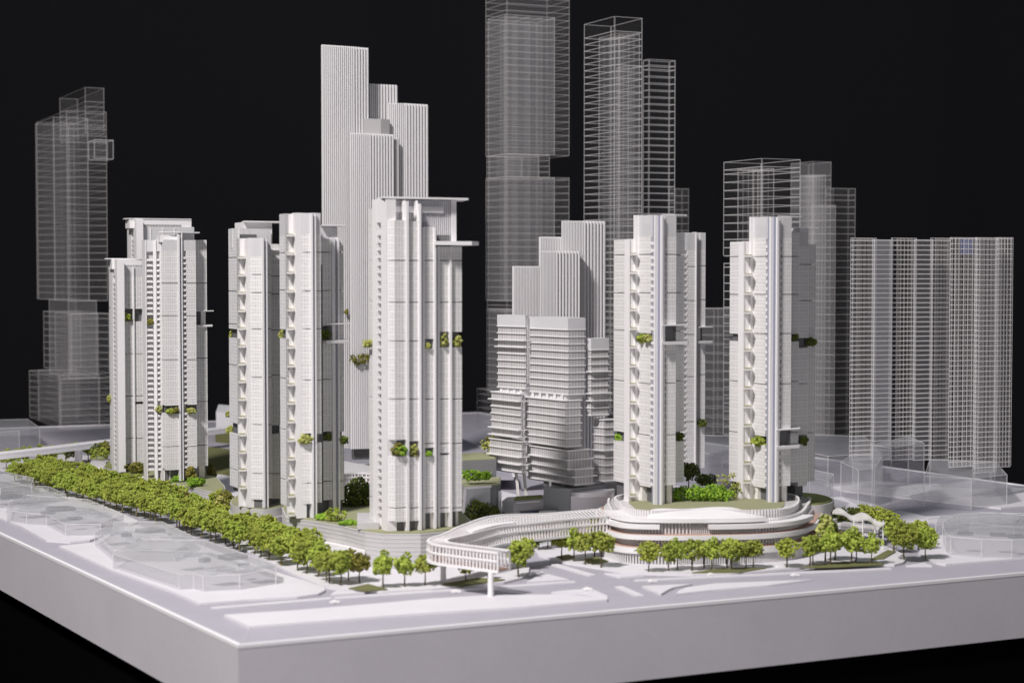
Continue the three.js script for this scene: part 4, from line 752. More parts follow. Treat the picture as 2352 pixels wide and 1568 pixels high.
// the layered podium with rounded terraces
const RP = smoothLoop([...[[1376, 1266], [1396, 1287], [1440, 1298], [1520, 1301], [1620, 1301], [1740, 1298], [1820, 1290], [1862, 1277], [1880, 1256]].map((p) => G(...p)), [1.16, -6.78], [0.98, -6.98], [0.6, -7.05], [0.36, -6.85]], 150);
{
  const t = thing('terraced_podium', 'wide rounded podium of white terraces and upright louvres under the two right towers', 'podium');
  const O = (d) => offsetLoop(RP, d);
  const wall = (y0, y1, d, mat = M.podium) => part(t, 'terrace_wall', prism(O(d + 0.004), y0, y1, {}), mat);
  const louvres = (y0, y1, d, i0 = 0, i1 = 150) => {
    const P = O(d), L = [];
    for (let i = i0; i < i1; i++) { const a = P[i], b = P[(i + 1) % 150], l = Math.hypot(a[0] - b[0], a[1] - b[1]), n = Math.max(1, Math.round(l / 0.0085)); if (a[1] < -6.75) continue; for (let k = 0; k < n; k++) L.push(prism(strip(mid(b, a, (k + 0.2) / n), mid(b, a, (k + 0.55) / n), 0.006, 0.001), y0, y1)); }
    tag(part(t, 'louvre_row', merge(L), M.white), null, null, null, 'stuff');
  };
  const ring = (y0, y1, d, name = 'terrace_ledge', mat = M.white) => part(t, name, prism(O(d), y0, y1, {}), mat);
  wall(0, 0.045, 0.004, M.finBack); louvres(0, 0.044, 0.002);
  ring(0.044, 0.064, -0.012); ring(0.0642, 0.066, -0.004, 'deck', M.deck);
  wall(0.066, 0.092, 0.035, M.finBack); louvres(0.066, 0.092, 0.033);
  ring(0.091, 0.107, -0.006); ring(0.1072, 0.109, 0.002, 'deck', M.deck);
  wall(0.109, 0.129, 0.036, M.finBack); louvres(0.109, 0.129, 0.034);
  // third ledge in two arcs
  const arc = (i0, i1, d0, d1, y0, y1, name = 'terrace_ledge', mat = M.white) => { const A = O(d0), B = O(d1), p = []; for (let i = i0; i <= i1; i++) p.push(A[i % 150]); for (let i = i1; i >= i0; i--) p.push(B[i % 150]); return part(t, name, prism(p, y0, y1), mat); };
  const idx = (px) => { let best = 0, bd = 9; RP.forEach((q, i) => { if (q[1] < -6.5) return; const d = Math.abs(CX + F * q[0] / -q[1] - px); if (d < bd) { bd = d; best = i; } }); return best; };
  ring(0.129, 0.1305, 0.03, 'deck', M.podiumLine);
  arc(idx(1380), idx(1515), -0.002, 0.05, 0.127, 0.142); arc(idx(1628), idx(1872), -0.002, 0.05, 0.127, 0.142);
  wall(0.13, 0.150, 0.048, M.finBack); louvres(0.13, 0.155, 0.046);
  arc(idx(1382), idx(1768), 0.012, 0.07, 0.148, 0.162);
  // the roof tier with its louvred parapet
  const T = smoothLoop([...[[1424, 1164], [1438, 1176], [1490, 1183], [1600, 1180], [1720, 1182], [1795, 1178], [1832, 1164]].map((p) => G(...p, 0.166)), [1.03, -6.62], [0.86, -6.72], [0.52, -6.70], [0.385, -6.55]], 120); part(t, 'roof_deck', prism(O(0.07), 0.14, RH - 0.002), M.podiumLine);
  part(t, 'roof_deck', prism(T, 0.140, RH), M.podiumLine); part(t, 'roof_turf', prism(offsetLoop(T, 0.05), RH + 0.0002, RH + 0.003), M.turf);
  { const A = T, B = offsetLoop(T, 0.004), L = [];
    for (let i = 0; i < 120; i++) { const j = (i + 1) % 120; part(t, 'parapet', prism([A[i], A[j], B[j], B[i]], RH - 0.008, RH + 0.017), M.finBack); const l = Math.hypot(A[i][0] - A[j][0], A[i][1] - A[j][1]), n = Math.max(1, Math.round(l / 0.0085)); for (let k = 0; k < n; k++) L.push(prism(strip(mid(A[j], A[i], (k + 0.2) / n), mid(A[j], A[i], (k + 0.6) / n), 0.003, 0.0025), RH - 0.008, RH + 0.0185)); }
    tag(part(t, 'louvre_row', merge(L), M.white), null, null, null, 'stuff'); }
  { // the white deck that sweeps up between the two towers
    const A = O(0.028), B = O(0.135), i0 = idx(1488), i1 = idx(1758), lo = Math.min(i0, i1), hi = Math.max(i0, i1), pos = [], ix = [];
    for (let i = lo; i <= hi; i++) {
      const u = (i - lo) / (hi - lo), e = Math.sin(Math.PI * u) ** 0.6, w = 0.004 * Math.sin(u * 9 + 1), yb = RH + 0.004 + 0.016 * e + w, yf = 0.163 + 0.004 * e;
      const m = mid(A[i], B[i]);
      pos.push(A[i][0], yf - 0.008, A[i][1], A[i][0], yf, A[i][1], m[0], (yf + yb) / 2 + 0.004 * e, m[1], B[i][0], yb, B[i][1], B[i][0], RH - 0.004, B[i][1]);
      if (i > lo) for (let k = 0; k < 4; k++) { const a = (i - lo - 1) * 5 + k, b = a + 5; ix.push(a, a + 1, b + 1, a, b + 1, b); }
    }
    const g = new THREE.BufferGeometry(); g.setAttribute('position', new THREE.Float32BufferAttribute(pos, 3)); g.setIndex(ix);
    const q = toCreasedNormals(g, 0.7); M.deckWhite = S({ color: new THREE.Color(0.80, 0.785, 0.79), roughness: 0.55, side: THREE.DoubleSide }); part(t, 'sweeping_deck', q, M.deckWhite);
  }
  // back drum in the shade on the right
  const Dr = smoothLoop([[1.02, -6.62], [1.14, -6.62], [1.22, -6.75], [1.18, -6.95], [1.0, -7.0], [0.9, -6.8]], 48);
  part(t, 'drum_wall', prism(Dr, 0, 0.14, { smooth: true }), M.podium); part(t, 'drum_ledge', prism(offsetLoop(Dr, -0.018), 0.066, 0.08), M.white); part(t, 'drum_turf', prism(offsetLoop(Dr, 0.008), 0.14, 0.144), M.turfDark);
}

// ---------------------------------------------------------------- lattice footbridges
function sweep(curve, n, off, w, y, h, t0 = 0, t1 = 1) {     // a ribbon along a path, off metres to its right
  const pos = [], idx = [];
  for (let i = 0; i <= n; i++) {
    const u = t0 + (t1 - t0) * i / n, p = curve.getPointAt(u), d = curve.getTangentAt(u), nx = -d.z, nz = d.x, l = Math.hypot(nx, nz), o = typeof off === 'function' ? off(u) : off, yy = typeof y === 'function' ? y(u) : y;
    for (const [a, b] of [[-w / 2, 0], [w / 2, 0], [w / 2, h], [-w / 2, h]]) pos.push(p.x + nx / l * (o + a), p.y + yy + b, p.z + nz / l * (o + a));
    if (i) for (let k = 0; k < 4; k++) { const a = (i - 1) * 4 + k, b = (i - 1) * 4 + (k + 1) % 4; idx.push(a, b, b + 4, a, b + 4, a + 4); }
  }
  const e = n * 4; idx.push(0, 2, 1, 0, 3, 2, e, e + 1, e + 2, e, e + 2, e + 3);
  const g = new THREE.BufferGeometry(); g.setAttribute('position', new THREE.Float32BufferAttribute(pos, 3)); g.setIndex(idx);
  const q = g.toNonIndexed(); q.computeVertexNormals(); return q;
}
function footbridge(label, pts, o) {
  const t = thing('footbridge', label, 'footbridge'), c = new THREE.CatmullRomCurve3(pts.map((p) => new THREE.Vector3(...p)), false, 'centripetal'), L = c.getLength(), n = Math.round(L / o.step), W = o.w / 2, H = o.h;
  const lean = o.lean ?? (() => 0), hump = o.hump ?? (() => 0);
  part(t, 'deck', sweep(c, 120, 0, o.w * 0.9, 0.003, 0.004), M.deck);
  for (const s of [-1, 1]) {
    part(t, 'rail', sweep(c, 120, s * W, 0.006, -0.001, 0.008), M.white);
    part(t, 'rail', sweep(c, 120, (u) => s * W - lean(u) * 0.5, 0.005, H * 0.55, 0.006), M.white);
    part(t, 'rail', sweep(c, 120, (u) => s * (W - 0.003) - lean(u), 0.009, (u) => H + (s > 0 ? -lean(u) * 0.2 : hump(u)), 0.006), M.white);
  }
  for (let i = 0; i <= n; i++) {
    const u = i / n, p = c.getPointAt(u), d = c.getTangentAt(u), nx = -d.z, nz = d.x, q = (a, y) => [p.x + nx * a, p.y + y, p.z + nz * a], e = lean(u);
    const yl = H + hump(u), yr = H - e * 0.2, b = o.bar;
    part(t, 'rib', merge([bar(q(-W, 0), q(-W - e + 0.003, yl), b, b), bar(q(W, 0), q(W - e - 0.003, yr), b, b), bar(q(-W - e + 0.002, yl + 0.003), q(W - e - 0.002, yr + 0.003), b, 0.0022), bar(q(-W, 0.001), q(W, 0.001), b, b)]), M.white);
  }
  if (o.ribbon) part(t, 'roof_ribbon', sweep(c, 60, (u) => -lean(u) + 0.006, o.w * 0.62, (u) => H + 0.005, 0.003, ...o.ribbon), M.white);
  return [t, c];
}
{
  const pt = (px, d, y) => [(px - CX) / F * d, y, -d];
  const [t] = footbridge('white twisting lattice footbridge from the layered podium to an open end over the front road', [pt(1157, 5.48, 0.083), pt(1095, 5.54, 0.084), pt(1040, 5.595, 0.085), pt(1012, 5.628, 0.086), pt(1003, 5.665, 0.088), pt(1014, 5.705, 0.090), pt(1052, 5.77, 0.092), pt(1095, 5.855, 0.095), pt(1145, 5.955, 0.096), pt(1215, 6.06, 0.094), pt(1305, 6.17, 0.093), pt(1392, 6.24, 0.095)], { w: 0.064, h: 0.058, step: 0.0132, bar: 0.0048, hump: (u) => 0.015 / (1 + Math.exp(-(u - 0.36) * 40)) + 0.010 * Math.exp(-Math.pow((u - 0.62) / 0.13, 2)), lean: (u) => 0.020 * Math.exp(-Math.pow((u - 0.58) / 0.16, 2)), ribbon: [0.42, 0.64] });
  for (const [px, py, top] of [[1127, 1375, 0.086], [1018, 1340, 0.089]]) {
    const [x, z] = G(px, py); const g = new THREE.CylinderGeometry(0.0085, 0.0095, top, 16); const m = part(t, 'pillar', g, M.white); m.position.set(x, top / 2, z);
  }
  footbridge('small white slatted bridge roof between the middle towers and the front tower', [pt(770, 7.30, 0.12), pt(812, 7.24, 0.150), pt(852, 7.18, 0.165), pt(890, 7.15, 0.165)], { w: 0.15, h: 0.035, step: 0.014, bar: 0.006 });
}

// ---------------------------------------------------------------- viaduct and far structures
{
  const pt = (px, d, y) => new THREE.Vector3((px - CX) / F * d, y, -d), c = new THREE.CatmullRomCurve3([pt(-160, 8.55, 0.083), pt(0, 8.85, 0.083), pt(243, 9.5, 0.083), pt(520, 10.3, 0.085), pt(700, 11.0, 0.085)]);
  const t = thing('viaduct', 'white elevated viaduct beam on piers across the far left', 'viaduct');
  part(t, 'beam', sweep(c, 60, 0, 0.085, 0, 0.02), M.lip); part(t, 'parapet', sweep(c, 60, -0.04, 0.006, 0.0205, 0.008), M.lip); part(t, 'parapet', sweep(c, 60, 0.04, 0.006, 0.0205, 0.008), M.lip);
  for (const u of [0.11, 0.205, 0.32, 0.45, 0.6]) { const p = c.getPointAt(u); part(t, 'pier', prism([[p.x - 0.016, p.z - 0.016], [p.x + 0.016, p.z - 0.016], [p.x + 0.016, p.z + 0.016], [p.x - 0.016, p.z + 0.016]], 0, p.y), M.lip); }
  const h = thing('white_hall', 'blurred white box shaped hall far behind between the left and middle towers', 'building');
  const W = (px, d) => [(px - CX) / F * d, -d];
  part(h, 'wall', prism([W(494, 10.6), W(552, 10.4), W(560, 11.0), W(500, 11.2)], 0.06, 1 - (946 - HOR) / F * 10.6), M.lip);
  part(h, 'base', prism([W(492, 10.58), W(556, 10.38), W(564, 11.0), W(498, 11.2)], 0, 0.06), M.lawn);
  const l = part(scene, 'ground_cover', prism([W(470, 8.9), W(540, 8.7), W(548, 9.9), W(470, 10.1)], 0.001, 0.02), M.lawn); tag(l, 'dark green lawn behind the left group of towers', 'lawn', null, 'stuff');
  // curved white ramp behind the front tower
  const r = thing('curved_ramp', 'pale curved road deck behind the front tower and the banded office', 'ramp');
  const rc = new THREE.CatmullRomCurve3([pt(1010, 10.0, 0.055), pt(1075, 9.3, 0.055), pt(1120, 8.6, 0.05), pt(1125, 8.2, 0.05)]);
  part(r, 'deck', sweep(rc, 30, 0, 0.22, 0, 0.014), M.road); part(r, 'parapet', sweep(rc, 30, 0.11, 0.01, 0.0142, 0.008), M.lip); part(r, 'parapet', sweep(rc, 30, -0.11, 0.01, 0.0142, 0.008), M.lip);
  // long striped roof below the tallest office tower
  const s = thing('striped_building', 'low grey building with slanting striped facade below the tallest ribbed tower', 'building');
  const sp = [W(772, 7.9), W(862, 7.6), W(880, 8.3), W(770, 8.6)];
  for (let i = 0; i < 10; i++) { part(s, 'layer', prism(offsetLoop(sp, i * 0.004), 0.01 * i, 0.01 * i + 0.0075), M.podium); part(s, 'layer_line', prism(offsetLoop(sp, i * 0.004 - 0.002), 0.01 * i + 0.0075, 0.01 * i + 0.01), M.podiumLine); }
}
// wavy canopy right of the layered podium
{
  const t = thing('wavy_canopy', 'translucent wavy roof on thin posts right of the layered podium', 'canopy');
  const n = 60, m = 6, pos = [], idx = [], a = [(1917 - CX) / F * 6.55, -6.55], b = [(2036 - CX) / F * 6.40, -6.40];
  for (let k = 0; k < 2; k++) for (let i = 0; i <= n; i++) for (let j = 0; j <= m; j++) {
    const u = i / n, v = j / m - 0.5, wv = 0.0095 * Math.sin(u * 13.2 - 0.6 + v * 1.2), w = 0.058 * (0.8 + 0.2 * Math.sin(u * 13.2 + 0.6)) * Math.sqrt(Math.max(0.06, 1 - Math.pow(Math.abs(2 * u - 1), 6)));
    pos.push(a[0] + (b[0] - a[0]) * u + v * w * 0.3, 0.124 - 0.016 * u + wv - v * w * 0.42 - k * 0.003, a[1] + (b[1] - a[1]) * u + v * w);
  }
  const id = (k, i, j) => k * (n + 1) * (m + 1) + i * (m + 1) + j;
  for (let i = 0; i < n; i++) for (let j = 0; j < m; j++) for (let k = 0; k < 2; k++) { const q = [id(k, i, j), id(k, i + 1, j), id(k, i + 1, j + 1), id(k, i, j + 1)]; k ? idx.push(q[0], q[1], q[2], q[0], q[2], q[3]) : idx.push(q[0], q[2], q[1], q[0], q[3], q[2]); }
  for (let i = 0; i < n; i++) for (const j of [0, m]) { const q = [id(0, i, j), id(0, i + 1, j), id(1, i + 1, j), id(1, i, j)]; idx.push(q[0], q[1], q[2], q[0], q[2], q[3]); }
  const g = new THREE.BufferGeometry(); g.setAttribute('position', new THREE.Float32BufferAttribute(pos, 3)); g.setIndex(idx); g.computeVertexNormals();
  part(t, 'roof_sheet', g, M.canopySheet = PH({ color: new THREE.Color(0.80, 0.78, 0.77), roughness: 0.4, transparent: true, opacity: 0.5, side: THREE.DoubleSide }));
  for (const [px, py] of [[1962, 1262], [1982, 1266], [2010, 1262], [2029, 1266]]) { const [x, z] = G(px, py); const c = part(t, 'post', new THREE.CylinderGeometry(0.0026, 0.0026, 0.112, 8), M.whiteWarm); c.position.set(x, 0.056, z); }
  const W = (px, d) => [(px - CX) / F * d, -d];
  part(t, 'walkway', prism([W(1925, 6.62), W(2022, 6.50), W(2030, 6.62), W(1930, 6.75)], 0.052, 0.064), M.podium);
  part(t, 'railing', prism(strip(W(1925, 6.615), W(2022, 6.495), 0.002), 0.064, 0.076), M.rim);
}

// ---------------------------------------------------------------- clear acrylic buildings
const fd = (px, d, h = 0, turn = TURN) => frame(px, HOR + F * (1 - h) / d, h, turn);
function quadGeo(a, b, y0, y1, w) {                          // a clear sheet with brighter cut edges
  const dx = b[0] - a[0], dz = b[1] - a[1], l = Math.hypot(dx, dz), e = [dx / l * w, dz / l * w], n = inward(a, b), o = 0.0012, pos = [], nor = [], uv = [];
  const q = (p, r, lo, hi, k) => { const s = add(p, n, -k), u = add(r, n, -k); pos.push(s[0], lo, s[1], u[0], lo, u[1], u[0], hi, u[1], s[0], lo, s[1], u[0], hi, u[1], s[0], hi, s[1]); for (let i = 0; i < 6; i++) { nor.push(-n[0], 0, -n[1]); uv.push(0, 0); } };
  q(a, b, y0, y1, 0);
  q(a, [a[0] + e[0], a[1] + e[1]], y0, y1, o); q([b[0] - e[0], b[1] - e[1]], b, y0, y1, o); q([a[0] + e[0], a[1] + e[1]], [b[0] - e[0], b[1] - e[1]], y1 - w * 0.8, y1, o);
  const g = new THREE.BufferGeometry(); g.setAttribute('position', new THREE.Float32BufferAttribute(pos, 3)); g.setAttribute('normal', new THREE.Float32BufferAttribute(nor, 3)); g.setAttribute('uv', new THREE.Float32BufferAttribute(uv, 2));
  g.addGroup(0, 6, 0); g.addGroup(6, 18, 1); return g;
}
function acrylic(t, f, pa, pc, pb, top, bot, pitch, o = {}) {
  const z0 = o.z ?? 0, C = f.Z(pc, z0), A = f.X(pa, C[0]), B = f.Z(pb, z0), R = [B[0], A[1]], y1 = f.y(top, C), y0 = bot === 0 ? 0 : f.y(bot, C), rim = o.rim ?? M.rim, clear = o.clear ?? M.clear, w = o.w ?? 0.0042;
  for (const [p, q] of [[A, C], [C, B], [B, R], [R, A]]) part(t, 'wall_panel', quadGeo(p, q, y0, y1, w), [clear, rim]);
  const yt = o.topRow ? f.y(o.topRow, C) : y1, h = pitch * f.depth(C) / F, n = Math.floor((yt - y0) / h + 0.5), pl = prism([A, C, B, R].map((p, i, P) => [p[0] + (0.0015) * Math.sign((P[1][0] + P[3][0]) / 2 - p[0]), p[1] + 0.0015 * Math.sign((P[1][1] + P[3][1]) / 2 - p[1])]), 0, o.th ?? 0.0042, { groups: true, oneCap: true });
  for (let i = 0; i <= n; i++) { if (i === 0 && bot === 0) continue; const m = part(t, 'floor_plate', pl, [rim, o.plate ?? M.plate]); m.position.y = Math.min(yt, y0 + i * h) - 0.0042; }
  if (o.core) {
    const [u0, u1, v0, v1, ct] = o.core, w0 = B[0] - C[0], l0 = C[1] - A[1], k = (u, v) => [C[0] + u * w0, C[1] - v * l0], yc = ct ? f.y(ct, C) : yt;
    const c = [k(u0, v0), k(u1, v0), k(u1, v1), k(u0, v1)];
    for (let i = 0; i < 4; i++) part(t, 'core_panel', quadGeo(c[i], c[(i + 1) % 4], y0, yc, 0.006), [o.coreMat ?? M.clear, M.rimSoft]);
    const m1 = mid(c[0], c[1]), m2 = mid(c[3], c[2]); part(t, 'core_panel', quadGeo(m2, m1, y0, yc - 0.004, 0.006), [o.coreMat ?? M.clear, M.rimSoft]);
    for (const s of [0.25, 0.75]) part(t, 'core_panel', quadGeo(mid(c[3], c[2], s), mid(c[0], c[1], s), y0, yc - 0.004, 0.005), [o.coreMat ?? M.clear, M.rimSoft]);
  }
  return { A, B, C, R, y0, y1 };
}
const clearTower = (f, label) => thing('acrylic_tower', label, 'acrylic tower', [f.ox, f.h, f.oz], f.turn);
{ const f = fd(150, 10.2, 0.03), t = clearTower(f, 'clear acrylic tower standing alone at the far left with a box jutting from its side');
  acrylic(t, f, 65, 137, 262, 869, 985, 15.2, { core: [0.0, 0.75, 0.05, 0.7, 862], rim: M.rimSoft, coreMat: M.thinPlate });
  acrylic(t, f, 99, 160, 250, 720, 858, 15.8, { z: -0.03, rim: M.rimSoft, core: [0.1, 0.8, 0.1, 0.7], coreMat: M.thinPlate });
  acrylic(t, f, 112, 156, 222, 690, 869, 200, { z: -0.04, clear: M.plate, rim: M.rimSoft });
  acrylic(t, f, 88, 156, 248, 253, 690, 15.8, { z: -0.03, topRow: 284, core: [-0.25, 0.62, 0.1, 0.7, 266], coreMat: M.thinPlate, plate: M.thinPlate, rim: M.rimSoft });
  acrylic(t, f, 141, 199, 243, 200, 306, 15.5, { z: -0.10, topRow: 232, rim: M.rimSoft });
  acrylic(t, f, 206, 219, 263.5, 320, 363, 60, { z: -0.05 }); }
{ const f = fd(1164, 9.4, 0.03), t = clearTower(f, 'tallest clear acrylic tower cut off by the top of the picture');
  acrylic(t, f, 1116, 1164, 1307, -40, 352, 15.6, { core: [0.0, 0.8, 0.1, 0.9, 30], coreMat: M.plate, rim: M.rimSoft });
  acrylic(t, f, 1118, 1164, 1262, 352, 404, 13, { z: -0.01, rim: M.rimSoft, core: [0.0, 0.8, 0.1, 0.9], coreMat: M.plate });
  acrylic(t, f, 1119, 1164, 1300, 690, 712, 11, { z: -0.01, rim: M.rimSoft });
  acrylic(t, f, 1116, 1164, 1307, 404, 690, 15.6, { core: [0.0, 0.8, 0.1, 0.9], coreMat: M.plate, rim: M.rimSoft });
  acrylic(t, f, 1118, 1165, 1307, 710, 905, 15.8, { core: [0.0, 0.8, 0.1, 0.9], coreMat: M.plate, rim: M.rimSoft });
  acrylic(t, f, 1095, 1145, 1310, 898, 990, 16, { rim: M.rimSoft }); }
{ const f = fd(1410, 9.0, 0.03), t = clearTower(f, 'clear acrylic tower with a lower shaft behind the left podium tower');
  acrylic(t, f, 1341, 1410, 1473, 37, 960, 15.3, { topRow: 62, core: [0.05, 0.8, -0.1, 0.55, 76], clear: M.crystal, plate: M.thinPlate, w: 0.0036 });
  acrylic(t, f, 1476, 1489, 1549, 135, 960, 15.7, { z: -0.10, topRow: 148, clear: M.crystal, plate: M.thinPlate }); 
  acrylic(t, f, 1415, 1441, 1475, 150, 960, 30, { z: -0.08, clear: M.thinPlate, rim: M.rimSoft }); }
{ const f = fd(1556, 10.2, 0.03), t = clearTower(f, 'dim low acrylic tower half hidden by the taller clear one');
  acrylic(t, f, 1535, 1550, 1581, 432, 960, 16, { rim: M.rimSoft, topRow: 446 }); }
{ const f = fd(1748, 8.2, 0.03), t = clearTower(f, 'open clear acrylic box tower rising right behind the right podium tower');
  acrylic(t, f, 1661, 1748, 1836, 363, 585, 19.3, { topRow: 381, core: [-0.12, 0.42, 0.1, 0.5, 384], w: 0.0036, clear: M.crystal, coreMat: M.crystal, plate: M.thinPlate });
  acrylic(t, f, 1662, 1748, 1836, 603, 1010, 19.0, { core: [-0.12, 0.42, 0.1, 0.5], clear: M.crystal, coreMat: M.crystal, plate: M.thinPlate }); }
{ const f = fd(1866, 9.6, 0.03), t = clearTower(f, 'blurred pair of acrylic shafts between the box tower and the right acrylic slabs');
  acrylic(t, f, 1815, 1866, 1907, 370, 1000, 15.5, { topRow: 401, clear: M.plate, core: [0.05, 0.7, 0.0, 0.6, 400], coreMat: M.plate, rim: M.rimSoft });
  acrylic(t, f, 1896, 1912, 1963, 431, 1000, 15.5, { z: -0.12, topRow: 446, rim: M.rimSoft });
  acrylic(t, f, 1862, 1888, 1918, 470, 1000, 31, { z: 0.04, clear: M.plate, rim: M.rimSoft }); }
{ const f = fd(1640, 8.9, 0.0), t = clearTower(f, 'low stack of clear plates between the two podium towers');
  acrylic(t, f, 1600, 1640, 1690, 708, 1000, 21, { rim: M.rimSoft, clear: M.plate }); }
{ const f = fd(2046, 8.3, 0.06), t = clearTower(f, 'left clear acrylic slab of densely stacked floors at the right');
  for (const [a, c, b, z, o] of [[1953, 1958, 2012, 0.02, {}], [2003, 2008, 2048, 0.06, { clear: M.haze, coreish: 1 }], [2046, 2049, 2104, 0.03, {}], [2098, 2101, 2142, 0.06, { clear: M.plate }], [2136, 2140, 2182, -0.02, {}]])
    acrylic(t, f, a, c, b, z > 0.05 ? 550 : 546, 1056, 11.0, { z, clear: M.crystal, coreMat: M.crystal, ...o, th: 0.0042, w: 0.0024, rim: M.rimBright, plate: M.crystal, core: z > 0.05 ? undefined : [0.2, 0.8, -0.5, 0.5] });
}
{ const f = fd(2245, 7.9, 0.06), t = clearTower(f, 'right clear acrylic slab of gridded floors near the right edge');
  for (const [a, c, b, z, o] of [[2181, 2186, 2248, 0.0, {}], [2238, 2243, 2292, 0.04, { clear: M.plate }], [2286, 2290, 2325, -0.01, {}]])
    acrylic(t, f, a, c, b, 545, z > 0.03 ? 1085 : 1072, 11.7, { z, clear: M.crystal, coreMat: M.crystal, ...o, th: 0.0034, w: 0.0024, rim: M.rimBright, plate: M.crystal, core: [0.15, 0.85, -0.4, 0.5] });
  acrylic(t, f, 2238, 2242, 2282, 1085, 1110, 60, { z: 0.02 });
  for (const p of [2192, 2201, 2212, 2222, 2232, 2298, 2305, 2312]) { const P = f.Z(p, p > 2290 ? -0.008 : 0.002); part(t, 'mullion', box(P[0] - 0.0016, P[0] + 0.0016, f.y(1072, P), f.y(546, P), P[1], P[1] + 0.003), M.rim); }
  part(t, 'blue_film', prism(strip(f.Z(2205, -0.03), f.Z(2232, -0.03), 0.002), f.y(585, [0, 0]), f.y(548, [0, 0])), M.blueFilm);
}
// clear blocks: walls, roof sheet and cut edges over a plan
function clearBlock(t, pts, y0, y1, o = {}) {
  const P = area2(pts) > 0 ? pts.slice().reverse() : pts, wall = prism(P, y0, y1, { open: true });
  part(t, 'wall_panel', wall, o.wall ?? M.haze);
  const top = prism(P, y1 - 0.001, y1, { oneCap: true, groups: true }); part(t, 'roof_panel', top, [M.rim, o.top ?? M.hazeTop]);
  const E = []; for (let i = 0; i < P.length; i++) { const a = P[i], b = P[(i + 1) % P.length]; if (o.posts !== false) E.push(bar([a[0], y0, a[1]], [a[0] + 1e-5, y1, a[1]], 0.003, 0.003)); E.push(bar([a[0], y1, a[1]], [b[0], y1, b[1]], 0.003, 0.003)); }
  part(t, 'cut_edge', merge(E), M.rim);
  for (let k = 1; k < (o.levels ?? 1); k++) part(t, 'floor_plate', prism(offsetLoop(P, 0.002), y0 + (y1 - y0) * k / o.levels, y0 + (y1 - y0) * k / o.levels + 0.003, { groups: true, oneCap: true }), [M.rimSoft, M.clear]);
}
const poly = (pts, h) => pts.map((p) => G(p[0], p[1], h));
{
  const t = thing('acrylic_block', 'group of large clear acrylic boxes under the acrylic slabs at the right', 'acrylic block');
  const W = (px, d) => [(px - CX) / F * d, -d];
  clearBlock(t, [W(2007, 7.55), W(2051, 7.40), W(2126, 7.62), W(2090, 7.95)], 0.004, 0.275, { levels: 5 });
  clearBlock(t, [W(1935, 7.95), W(1975, 7.62), W(2012, 7.68), W(2030, 8.2), W(1962, 8.3)], 0.004, 0.16, { levels: 3 });
  clearBlock(t, [W(2128, 7.62), W(2236, 7.52), W(2318, 7.66), W(2290, 8.2), W(2140, 8.3)], 0.004, 0.135, { levels: 3 });
}
{ const t = thing('acrylic_block', 'small clear acrylic box just right of the layered podium', 'acrylic block');
  const W = (px, d) => [(px - CX) / F * d, -d];
  clearBlock(t, [W(1858, 7.5), W(1907, 7.35), W(1918, 7.6), W(1862, 7.8)], 0.004, 0.145, { levels: 2 }); }
{ const t = thing('acrylic_block', 'wide hazy acrylic terraces behind the right podium tower', 'acrylic block');
  const W = (px, d) => [(px - CX) / F * d, -d];
  clearBlock(t, [W(1780, 8.8), W(1905, 8.3), W(2025, 8.45), W(1990, 9.3), W(1800, 9.5)], 0.004, 0.15, { levels: 3 });
  clearBlock(t, [W(1560, 8.6), W(1660, 8.2), W(1720, 8.4), W(1700, 9.2), W(1590, 9.3)], 0.004, 0.16, { levels: 3 }); }
{ const t = thing('acrylic_block', 'low clear acrylic block with a curved front at the right edge', 'acrylic block');
  const P = poly([[2166, 1240], [2172, 1264], [2184, 1273], [2255, 1279], [2325, 1281], [2440, 1274], [2440, 1230], [2300, 1215], [2200, 1218]], 0.009);
  clearBlock(t, P, 0.009, 0.072, {});
  clearBlock(t, poly([[2150, 1230], [2230, 1225], [2330, 1235], [2440, 1235], [2440, 1205], [2250, 1200], [2160, 1208]], 0.009), 0.009, 0.05, {});
  for (const [a, b, y] of [[2215, 1226, 0.075], [2290, 1230, 0.073], [2330, 1234, 0.073]]) { const p = G(a, b, y); part(t, 'roof_box', box(p[0] - 0.02, p[0] + 0.03, 0.0725, 0.082, p[1] - 0.015, p[1] + 0.02), M.smoke); } }
{ const t = thing('acrylic_block', 'long thin clear plates on the ground between the right trees and the acrylic boxes', 'acrylic block');
  clearBlock(t, poly([[2132, 1206], [2160, 1226], [2320, 1216], [2420, 1222], [2420, 1196], [2180, 1199]], 0.006), 0.0085, 0.03, { top: M.clear, wall: M.plate }); }
{ const t = thing('acrylic_block', 'low clear block behind the viaduct at the far left edge', 'acrylic block');
  const W = (px, d) => [(px - CX) / F * d, -d];
  clearBlock(t, [W(-60, 9.9), W(40, 10.1), W(87, 10.3), W(60, 10.9), W(-60, 10.8)], 0.004, 0.11, { levels: 3 }); }
// the four along the left edge, nearest last
const FL = 0.0085;
function leftBlock(label, pts, hh, boxes) {
  const t = thing('acrylic_block', label, 'acrylic block'), P = poly(pts, FL); clearBlock(t, P, FL, FL + hh, { wall: M.haze });
  for (const [px, py, w, d, h, m] of boxes) { const p = G(px, py, FL + hh); part(t, 'roof_box', prism([[p[0] - w, p[1] + d * 0.2], [p[0] - w * 0.1, p[1] + d], [p[0] + w, p[1] + d * 0.1], [p[0] + w * 0.2, p[1] - d]], FL + hh + 0.0006, FL + hh + h), m ?? M.hazeTop); }
}
leftBlock('flat clear block at the left picture edge under the viaduct', [[-80, 1150], [0, 1152], [72, 1142], [76, 1128], [0, 1110], [-80, 1105]], 0.06, []);
leftBlock('clear block with roof boxes, second from the far end of the left row', [[-60, 1172], [25, 1165], [90, 1160], [150, 1150], [110, 1132], [10, 1130], [-60, 1140]], 0.030, [[20, 1143, 0.06, 0.05, 0.012, M.smoke], [60, 1140, 0.05, 0.04, 0.010, M.hazeTop], [100, 1137, 0.05, 0.04, 0.012, M.hazeTop]]);
